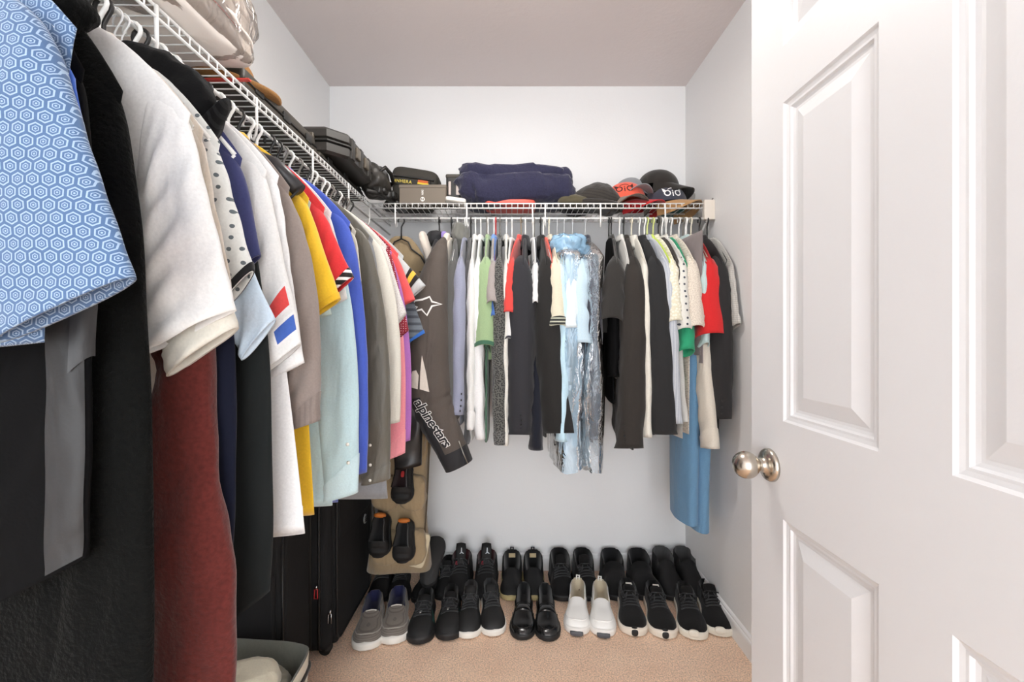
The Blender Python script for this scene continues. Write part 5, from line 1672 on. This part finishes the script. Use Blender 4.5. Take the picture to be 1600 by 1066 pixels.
        for k in range(5):
            s = op + 0.015 + k * 0.052
            for dr in (-1, 1):
                pl = []
                for j in range(7):
                    a = -0.42 + 0.84 * j / 6
                    p = surf(s + 0.026 * (j / 6) * dr + (0.026 if dr < 0 else 0), a * dr)
                    pl.append((p[0], p[1], p[2] + 0.0035))
                parts.append(tube_vf(pl, 0.0029, 6))
        p = surf(op + 0.01, 0)
        for sg in (-1, 1):
            lp = [(0, p[1] + 0.004, p[2] + 0.006), (sg * 0.018, p[1] + 0.010, p[2] + 0.010), (sg * 0.036, p[1] + 0.016, p[2] + 0.002), (sg * 0.030, p[1] + 0.028, p[2] - 0.008), (sg * 0.010, p[1] + 0.010, p[2] + 0.003), (sg * 0.016, p[1] + 0.034, p[2] - 0.002), (sg * 0.024, p[1] + 0.05, p[2] - 0.008)]
            parts.append(tube_vf(lp, 0.0021, 6))
        mk('laces', *join_vf(parts), lm, root)
    if style == 'slip':
        # moccasin seam around the vamp, small label
        sm = extras or up
        pts = []
        for s, a in [(op + 0.0, 0.72), (0.55, 0.68), (0.68, 0.62), (0.78, 0.56), (0.86, 0.42), (0.895, 0.2), (0.90, 0.0)]:
            pts.append((s, a))
        pts = pts + [(s, -a) for s, a in pts[-2::-1]]
        tube('moccasin_seam', [surf(s, a) for s, a in pts], 0.0030, sm, root, 6)
    if style == 'loafer':
        sd = []
        for s0, s1 in ((op + 0.07, op + 0.17),):
            rg = []
            for s in (s0, s0 + 0.01, s1 - 0.01, s1):
                rg.append([tuple(Vector(surf(s, a)) + Vector((0, 0, 0.003 if s0 < s < s1 else 0.0005))) for a in np.linspace(-0.9, 0.9, 15)])
            mk('strap', *loft(rg, False), up, root)
        for sg in (-1, 1):
            bevel_box('buckle', (0.004, 0.022, 0.010), 0.001, plain('buckle_dark', (60, 60, 62), 0.3, 1.0), root, tuple(Vector(surf(op + 0.12, sg * 0.88)) + Vector((sg * 0.001, 0, -0.004))), seg=1)
        tube('toe_seam', [surf(s, a) for s, a in [(op + 0.2, 0.7), (0.75, 0.62), (0.86, 0.45), (0.92, 0.2), (0.93, 0), (0.92, -0.2), (0.86, -0.45), (0.75, -0.62), (op + 0.2, -0.7)]], 0.0022, up, root, 6)
    if heel_tab is not None:
        tube('heel_tab', [(-0.006, 0.004, hc - 0.006), (-0.006, 0.002, hc + 0.012), (0.006, 0.002, hc + 0.012), (0.006, 0.004, hc - 0.006)], 0.0035, heel_tab, root, 6)
    return root, surf, fm


def toe_at(px, py):
    Y = CAM_H * F / (py - HZ)
    return ((px - 800.0) * Y / F, Y)


G = 'pairs of shoes in the front row'
for i, (px, py, hp, lb) in enumerate(((571, 1020, 587, 'left'), (614, 1010, 624, 'right'))):
    r_, sf, fm = shoe('canvas_slip_on', ('grey canvas slip-on shoe with navy lining, touching the suitcase', 'grey canvas slip-on shoe with navy lining, beside the black logo shoe')[i], toe_at(px, py), hp, L=0.268, W=0.112, hc=0.078, hv=0.072, ht=0.052, op=0.44, style='slip', up=M_UP_G, sole=M_SOLE_W, lining=M_LIN_N, sole_h=0.026, group=G, extras=fabric('seam_grey', (150, 144, 136)))
    tube('label_tag', [sf(0.47, -0.25), sf(0.468, 0.0), sf(0.47, 0.25)], 0.003, M_SOLE_W, r_, 6)
M_TEALP = plain('teal_panel', (42, 92, 84), 0.6)
for i, (px, py, hp) in enumerate(((654, 1010, 668), (700, 1004, 706))):
    r_, sf, fm = shoe('trail_shoe', ('black trail shoe with small white logo beside the grey slip-ons', 'black trail shoe with teal side and white logo beside the laced derby')[i], toe_at(px, py), hp, L=0.262, W=0.104, hc=0.076, hv=0.078, ht=0.050, op=0.42, style='sneaker', up=M_UP_B, sole=M_SOLE_B, sole_h=0.024, group=G)
    p = sf(0.60, 0.05)
    mk('white_logo', *join_vf([([(p[0] - 0.010 + q[0], p[1] + q[1], p[2] + 0.004) for q in ((0, 0), (0.012, 0.006), (0.020, 0.0), (0.010, -0.004))], [(0, 1, 2, 3)]), ([(p[0] - 0.006 + q[0], p[1] + q[1], p[2] + 0.004) for q in ((0, -0.005), (0.006, -0.004), (0.010, 0.012), (0.004, 0.010))], [(0, 1, 2, 3)])]), M_WPRINT, r_, False)
    for sg in (-1, 1):
        rg = [[tuple(Vector(sf(s, sg * a)) + Vector((sg * 0.0022, 0, 0.0015))) for a in (0.55, 0.68, 0.80)] for s in (0.50, 0.58, 0.66, 0.72)]
        mk('side_panel', *loft(rg, False), M_TEALP, r_)
for i, (px, py, hp) in enumerate(((731, 1001, 737), (772, 997, 765))):
    shoe('laced_derby', ('black laced casual shoe with white sole, left of its pair', 'black laced casual shoe with white sole, right of its pair')[i], toe_at(px, py), hp, L=0.262, W=0.100, hc=0.088, hv=0.086, ht=0.052, op=0.40, style='sneaker', up=plain('nubuck_black', (21, 21, 22), 0.65, bump=0.2, bscale=300), sole=M_SOLE_W, sole_h=0.022, group=G, tongue=0.008, lining=fabric('lining_grey', (58, 58, 60)))
for i, (px, py, hp) in enumerate(((816, 1002, 819), (857, 1004, 851))):
    shoe('leather_loafer', ('shiny black leather loafer with strap, left of its pair', 'shiny black leather loafer with strap, right of its pair')[i], toe_at(px, py), hp, L=0.270, W=0.098, hc=0.074, hv=0.070, ht=0.040, op=0.46, style='loafer', up=M_LEA, sole=M_SOLE_B, sole_h=0.018, group=G, point=0.15)
for i, (px, py, hp) in enumerate(((901, 995, 903), (943, 998, 937))):
    r_, sf, fm = shoe('white_slip_on', ('white leather slip-on with heel loop, left of its pair', 'white leather slip-on with heel loop, right of its pair')[i], toe_at(px, py), hp, L=0.258, W=0.100, hc=0.088, hv=0.074, ht=0.050, op=0.43, style='slip', up=M_UP_W, sole=plain('sole_offwhite', (236, 233, 228), 0.5), lining=M_LIN_T, sole_h=0.026, heel_tab=M_UP_W, group=G)
    blob('toe_guard', (0.026, 0.010, 0.010), plain('rubber_grey', (84, 84, 88), 0.6), r_, (0, fm.L + 0.0005, 0.014), e1=0.7, e2=0.7)
for i, (px, py, hp) in enumerate(((992, 997, 978), (1040, 1001, 1018))):
    r_, sf, fm = shoe('running_shoe', ('black running shoe with split white toe, beside the white slip-on', 'black running shoe with split white toe, second from the right pair')[i], toe_at(px, py), hp, L=0.272, W=0.110, hc=0.082, hv=0.084, ht=0.050, op=0.38, style='sneaker', up=M_UP_K, sole=plain('sole_cream', (226, 216, 202), 0.55), sole_h=0.028, group=G)
    blob('toe_bumper', (0.015, 0.012, 0.017), M_SOLE_B, r_, (0, fm.L - 0.005, 0.022), e1=0.8, e2=0.8)
    tube('white_pull', [(-0.012, op_y, zz) for op_y, zz in ((0.088, 0.103), (0.084, 0.106))] + [(0.012, 0.084, 0.106)], 0.003, M_SOLE_W, r_, 6)
for i, (px, py, hp) in enumerate(((1087, 1003, 1066), (1128, 998, 1100))):
    r_, sf, fm = shoe('knit_sneaker', ('black knit sneaker with cream rim sole, left of the rightmost pair', 'black knit sneaker with loose lace, nearest the right baseboard')[i], toe_at(px, py), hp, L=0.275, W=0.110, hc=0.080, hv=0.084, ht=0.048, op=0.38, style='sneaker', up=M_UP_K, sole=plain('sole_ivory', (228, 222, 208), 0.55), sole_h=0.026, group=G, tongue=0.006)
    blob('toe_cap', (0.020, 0.008, 0.014), plain('sole_ivory', (0, 0, 0)), r_, (0.006, fm.L - 0.001, 0.030), e1=0.8, e2=0.8)
    if i == 1:
        tube('loose_lace', [(-0.02, 0.12, 0.09), (-0.055, 0.125, 0.096), (-0.090, 0.115, 0.094), (-0.10, 0.13, 0.080), (-0.075, 0.14, 0.078), (-0.04, 0.135, 0.086)], 0.0025, M_LACE_B, r_, 6)

# back row against the wall
GB = 'pairs of shoes in the back row'
HB = 2.140


def back_shoe(px, L, **kw):
    X = (px - 800.0) * 2.10 / F
    kw.setdefault('heelw', 1.25)
    return shoe(toe=(X, HB - L), yaw=PI, L=L, group=GB, **kw)


r_, sf, fm = shoe('upturned_shoe', 'black shoe standing on its heel with sole against the wall', (-0.395, 1.99), yaw=0.12, L=0.245, W=0.100, hc=0.07, hv=0.074, ht=0.046, op=0.40, style='plain', up=M_UP_B, sole=plain('sole_rubber_dark', (44, 43, 43), 0.75, bump=0.4, bscale=200), sole_h=0.024, tilt=math.radians(58), z=0.055, group=GB)
r_.rotation_euler = (Matrix.Rotation(math.radians(26), 3, 'X') @ Matrix.Rotation(PI, 3, 'Y')).to_euler()
r_.location = (px2w(667, 920, 1.87)[0], 1.87, 0.100)
for i, px in enumerate((722, 761)):
    r_, sf, fm = back_shoe(px, 0.242, name='high_top_sneaker', label=('black high top sneaker with silver emblem on tongue, left of its pair', 'black high top sneaker with silver emblem on tongue, right of its pair')[i], W=0.116, hc=0.118, hv=0.118, ht=0.055, op=0.40, style='sneaker', up=M_UP_B, sole=M_SOLE_B, sole_h=0.028, tongue=0.050, lining=fabric('lining_maroon', (70, 22, 28)))
    tz = fm.hv + 0.035
    y_ = fm.op * fm.L - 0.004
    cx = -0.004
    em = join_vf([poly_vf([(-0.003, 0.0), (0.003, 0.0), (0.002, 0.013), (-0.002, 0.013)]), poly_vf([(-0.001, 0.002), (0.012, -0.007), (0.010, -0.010), (-0.004, -0.003)]), poly_vf([(0.001, 0.002), (-0.009, -0.008), (-0.006, -0.010), (0.004, -0.002)]), ring_vf(0, 0.015, 0.0025, 0.0002, 10)])
    mk('silver_emblem', [(-p[0] + cx, y_ + 0.007 - 0.30 * (p[1]), tz + p[1] * 0.95) for p in em[0]], em[1], plain('emblem_silver', (176, 180, 186), 0.35), r_, False)
    tube('red_lace_lock', [(0.016, y_ + 0.03, fm.hv + 0.002), (0.018, y_ + 0.034, fm.hv - 0.012)], [0.003, 0.006], plain('lock_red', (160, 30, 48), 0.5), r_)
for i, px in enumerate((800, 833)):
    r_, sf, fm = back_shoe(px, 0.240, name='patch_shoe', label=('black shoe with beige patch and heel loop, left of its pair', 'black shoe with beige patch and heel loop, right of its pair')[i], W=0.108, hc=0.114, hv=0.080, ht=0.050, op=0.40, style='plain', up=M_UP_B, sole=plain('sole_gum', (196, 180, 130), 0.6), sole_h=0.020, heel_tab=M_UP_B)
    mk('beige_patch', *box_vf(-0.016, 0.016, 0.014, 0.0165, 0.082, 0.102), plain('patch_beige', (186, 168, 132), 0.8), r_, False)
for i, px in enumerate((874, 910)):
    back_shoe(px, 0.245, name='suede_derby', label=('black suede laced shoe behind the loafers', 'black suede laced shoe behind the white slip-ons')[i], W=0.114, hc=0.124, hv=0.096, ht=0.052, op=0.42, style='sneaker', up=M_UP_K, sole=M_SOLE_B, tongue=0.02)
for i, px in enumerate((955, 997)):
    back_shoe(px, 0.245, name='dark_slip_on', label=('plain black slip-on behind the running shoes, left of its pair', 'plain black slip-on behind the running shoes, right of its pair')[i], W=0.126, hc=0.122, hv=0.100, ht=0.060, op=0.30, style='plain', up=M_UP_K, sole=M_SOLE_B)
for i, px in enumerate((1034, 1067)):
    back_shoe(px, 0.245, name='ankle_boot', label=('black suede ankle boot behind the knit sneakers', 'black suede ankle boot in the back right corner')[i], W=0.112, hc=0.132, hv=0.118, ht=0.060, op=0.38, style='plain', up=M_UP_B, sole=M_SOLE_B, lining=fabric('lining_dark_grey', (70, 70, 70)))
r_, sf, fm = shoe('corner_shoe', 'black low shoe in the dark corner behind the grey slip-ons', (-0.500, 1.875), yaw=PI + 0.15, L=0.245, W=0.100, hc=0.085, hv=0.085, ht=0.05, op=0.4, style='sneaker', up=M_UP_B, sole=M_SOLE_B, group=GB)
r_, sf, fm = shoe('corner_shoe', 'black low shoe under the upturned shoe near the corner', (-0.30, 1.90), yaw=PI + 0.05, L=0.235, W=0.100, hc=0.09, hv=0.085, ht=0.05, op=0.4, style='sneaker', up=M_UP_B, sole=M_SOLE_B, group=GB)

r_, sf, fm = shoe('corner_shoe', 'black laced shoe against the suitcase behind the first grey slip-on', (-0.592, 1.885), yaw=PI + 0.1, L=0.235, W=0.098, hc=0.10, hv=0.095, ht=0.05, op=0.4, style='sneaker', up=M_UP_B, sole=M_SOLE_B, group=GB)
r_, sf, fm = shoe('corner_shoe', 'black low shoe on the carpet below the tan organizer flap', (-0.402, 1.875), yaw=PI - 0.05, L=0.235, W=0.100, hc=0.075, hv=0.07, ht=0.05, op=0.4, style='plain', up=M_UP_B, sole=M_SOLE_B, group=GB)

# shoes stuck toe down in the organiser pockets
GO = 'shoes in the tan organizer'
M_OR = plain('heel_orange', (196, 112, 40), 0.6)
for px, py, Y, lb, lin_, up_ in ((636, 742, 1.825, 'black shoe with red heel lining, top of the tan organizer', fabric('lining_red_black', (40, 24, 26)), M_UP_B), (602, 822, 1.825, 'black shoe with orange heel in the left organizer pocket', M_LIN_B, M_UP_B), (638, 830, 1.825, 'black shoe with orange heel in the right organizer pocket', M_LIN_B, M_UP_B)):
    c = px2w(px, py, Y)
    r_, sf, fm = shoe('pocket_shoe', lb, (c[0], Y + 0.06), yaw=0.0, L=0.16, W=0.085, hc=0.07, hv=0.07, ht=0.045, op=0.62, style='plain', up=up_, sole=M_SOLE_B, lining=lin_, group=GO)
    r_.rotation_euler = (math.radians(-68), 0, math.radians(178))
    r_.location = (c[0], Y - 0.01, c[2] + 0.055)
    if 'orange' in lb:
        blob('orange_heel', (0.024, 0.010, 0.020), M_OR, r_, (0, 0.004, 0.058), e1=0.8, e2=0.8)
    else:
        blob('red_tab', (0.007, 0.012, 0.004), plain('tab_red', (178, 40, 40), 0.6), r_, (0.0, 0.05, 0.040))

# ------------------------------------------------------------------ suitcase
M_SUITC = fabric('suitcase_nylon', (24, 24, 25), wr=0.15, sheen=0.0, weave=0.8, spec=0.35)
M_ZIP = plain('zip_black', (12, 12, 13), 0.5)
M_CHR = plain('chrome', (200, 200, 200), 0.2, 1.0)
o = empty('suitcase', (-0.777, 1.765, 0.0))
tag(o, 'large black soft sided suitcase standing against the left wall', 'suitcase')
bevel_box('shell', (0.235, 0.440, 0.640), 0.035, M_SUITC, o, (0, 0, 0.030), seg=5)
pkt = bevel_box('front_pocket', (0.030, 0.385, 0.560), 0.013, M_SUITC, o, (0.118, 0.005, 0.045), seg=4)
bevel_box('upper_pocket', (0.020, 0.36, 0.17), 0.008, M_SUITC, o, (0.128, 0.005, 0.42), seg=3)


def zip_loop(x, hy, z0, z1, r=0.03):
    pts = []
    for cy, cz, a0 in ((hy - r, z1 - r, 0), (-hy + r, z1 - r, 90), (-hy + r, z0 + r, 180), (hy - r, z0 + r, 270)):
        for k in range(7):
            a = math.radians(a0 + 15 * k)
            pts.append((x, cy + r * math.cos(a), cz + r * math.sin(a)))
    return pts + [pts[0]]


tube('zipper', zip_loop(0.082, 0.2215, 0.032, 0.668, 0.04), 0.005, M_ZIP, o, 6)
tube('zipper', zip_loop(0.050, 0.2215, 0.032, 0.668, 0.04), 0.005, M_ZIP, o, 6)
tube('zipper', zip_loop(0.133, 0.188, 0.055, 0.60, 0.04), 0.004, M_ZIP, o, 6)


def zip_pull(x, y, z, mat, name):
    p = tube(name, [(x, y, z), (x, y - 0.002, z - 0.012)], 0.004, M_CHR, o)
    tube('pull_loop', [(x - 0.005, y - 0.003, z - 0.012), (x - 0.006, y - 0.004, z - 0.045), (x + 0.006, y - 0.004, z - 0.045), (x + 0.005, y - 0.003, z - 0.012), (x - 0.005, y - 0.003, z - 0.012)], 0.0022, mat, p, 6)
    return p


zip_pull(0.075, -0.226, 0.285, plain('pull_red', (190, 40, 44), 0.5), 'zip_slider')
zip_pull(0.120, -0.216, 0.190, M_CHR, 'zip_slider')
rr = [[(0.139 + dx, 0.10 + r * math.cos(t * PI / 12), 0.385 + r * 1.25 * math.sin(t * PI / 12)) for t in range(24)] for dx, r in ((-0.003, 0.016), (0.001, 0.016), (0.002, 0.013))]
em = mk('badge', *loft(rr, True, False, True), plain('badge_grey', (150, 150, 150), 0.4), o, False)
for k in range(3):
    tube('badge_line', [(0.1415, 0.090, 0.376 + 0.009 * k), (0.1415, 0.110, 0.376 + 0.009 * k)], 0.0016, M_SUITC, em, 5)
tube('carry_handle', [(0, -0.07, 0.668), (0, -0.06, 0.69), (0, 0.06, 0.69), (0, 0.07, 0.668)], 0.010, M_ZIP, o)
tube('side_handle', [(0.0, -0.218, 0.30), (0.0, -0.24, 0.32), (0.0, -0.24, 0.42), (0.0, -0.218, 0.44)], 0.010, M_ZIP, o)
for sx in (-0.085, 0.085):
    for sy in (-0.17, 0.17):
        v, f = tube_vf([(sx, sy - 0.012, 0.022), (sx, sy + 0.012, 0.022)], 0.022, 16)
        mk('wheel', v, f, M_SOLE_B, o)

# ------------------------------------------------------------------ canvas basket near the doorway
o = empty('canvas_basket', (-0.745, 1.135, 0.0))
tag(o, 'cream canvas storage basket with grey lining and dark rim piping', 'basket')
rr = []
prof = [(0.86, 0.002), (0.92, 0.02), (0.97, 0.13), (1.0, 0.250)]


def oval(k, z, a=0.160, b=0.185, wob=0.0):
    r = []
    for t in range(48):
        an = 2 * PI * t / 48
        c, s = math.cos(an), math.sin(an)
        r.append((a * k * math.copysign(abs(c) ** 0.55, c), b * k * math.copysign(abs(s) ** 0.55, s), z + wob * math.sin(3 * an + 1)))
    return r


mk('canvas_wall', *loft([oval(k, z, wob=0.010 if z > 0.24 else 0) for k, z in prof], True, True, False), fb('canvas_cream', (214, 206, 186)), o)
mk('lining', *loft([oval(k, z, wob=0.010 if z > 0.24 else 0) for k, z in ((1.0, 0.251), (0.965, 0.251), (0.95, 0.15), (0.88, 0.03))], True, False, True), fb('felt_grey', (128, 130, 122)), o)
tube('rim_piping', [tuple(p) for p in oval(1.0, 0.205, wob=0.012)] + [oval(1.0, 0.205, wob=0.012)[0]], 0.006, fb('piping_dark', (48, 42, 40)), o, 6)
tube('handle', [(0.160, -0.05, 0.20), (0.178, -0.03, 0.23), (0.178, 0.03, 0.23), (0.160, 0.05, 0.20)], 0.006, fb('piping_dark', (0, 0, 0)), o, 6)
tag(blob('rolled_cloth', (0.128, 0.078, 0.052), fb('linen_roll', (226, 218, 196), wr=0.9), None, (-0.745, 1.105, 0.248), (0, -0.06, 0.25), e1=0.6, e2=0.45, amp=0.010, freq=14, seed=5), 'rolled cream linen cloth lying in the canvas basket', 'cloth')
tag(blob('grey_bundle', (0.05, 0.045, 0.05), fb('bundle_grey', (150, 146, 132)), None, (-0.670, 1.200, 0.195), (0.1, 0.2, 0.3), e1=0.8, e2=0.7, amp=0.014, freq=18, seed=9), 'greyish crumpled cloth bundle in the canvas basket', 'cloth')
r_, sf, fm = shoe('doorway_shoe', 'black shoe on the carpet beside the canvas basket', (-0.515, 1.135), yaw=PI + 0.5, L=0.26, W=0.10, hc=0.07, hv=0.07, ht=0.05, op=0.42, style='sneaker', up=M_UP_B, sole=M_SOLE_B)

# second soft case in the dark, between the basket and the suitcase
o = empty('carry_on_bag', (-0.812, 1.432, 0.0))
tag(o, 'black soft carry-on bag in the shade before the large suitcase', 'bag')
bevel_box('shell', (0.200, 0.190, 0.600), 0.028, M_SUITC, o, (0, 0, 0.012), seg=4)
bevel_box('front_pocket', (0.150, 0.022, 0.380), 0.010, M_SUITC, o, (0.0, -0.098, 0.06), seg=3)
bevel_box('base_plate', (0.17, 0.16, 0.012), 0.003, M_ZIP, o, seg=1)
tube('piping', [(0.094, -0.089, 0.04), (0.094, -0.089, 0.585)], 0.004, M_ZIP, o, 6)
tube('carry_handle', [(-0.05, 0, 0.61), (-0.045, 0, 0.635), (0.045, 0, 0.635), (0.05, 0, 0.61)], 0.009, M_ZIP, o)
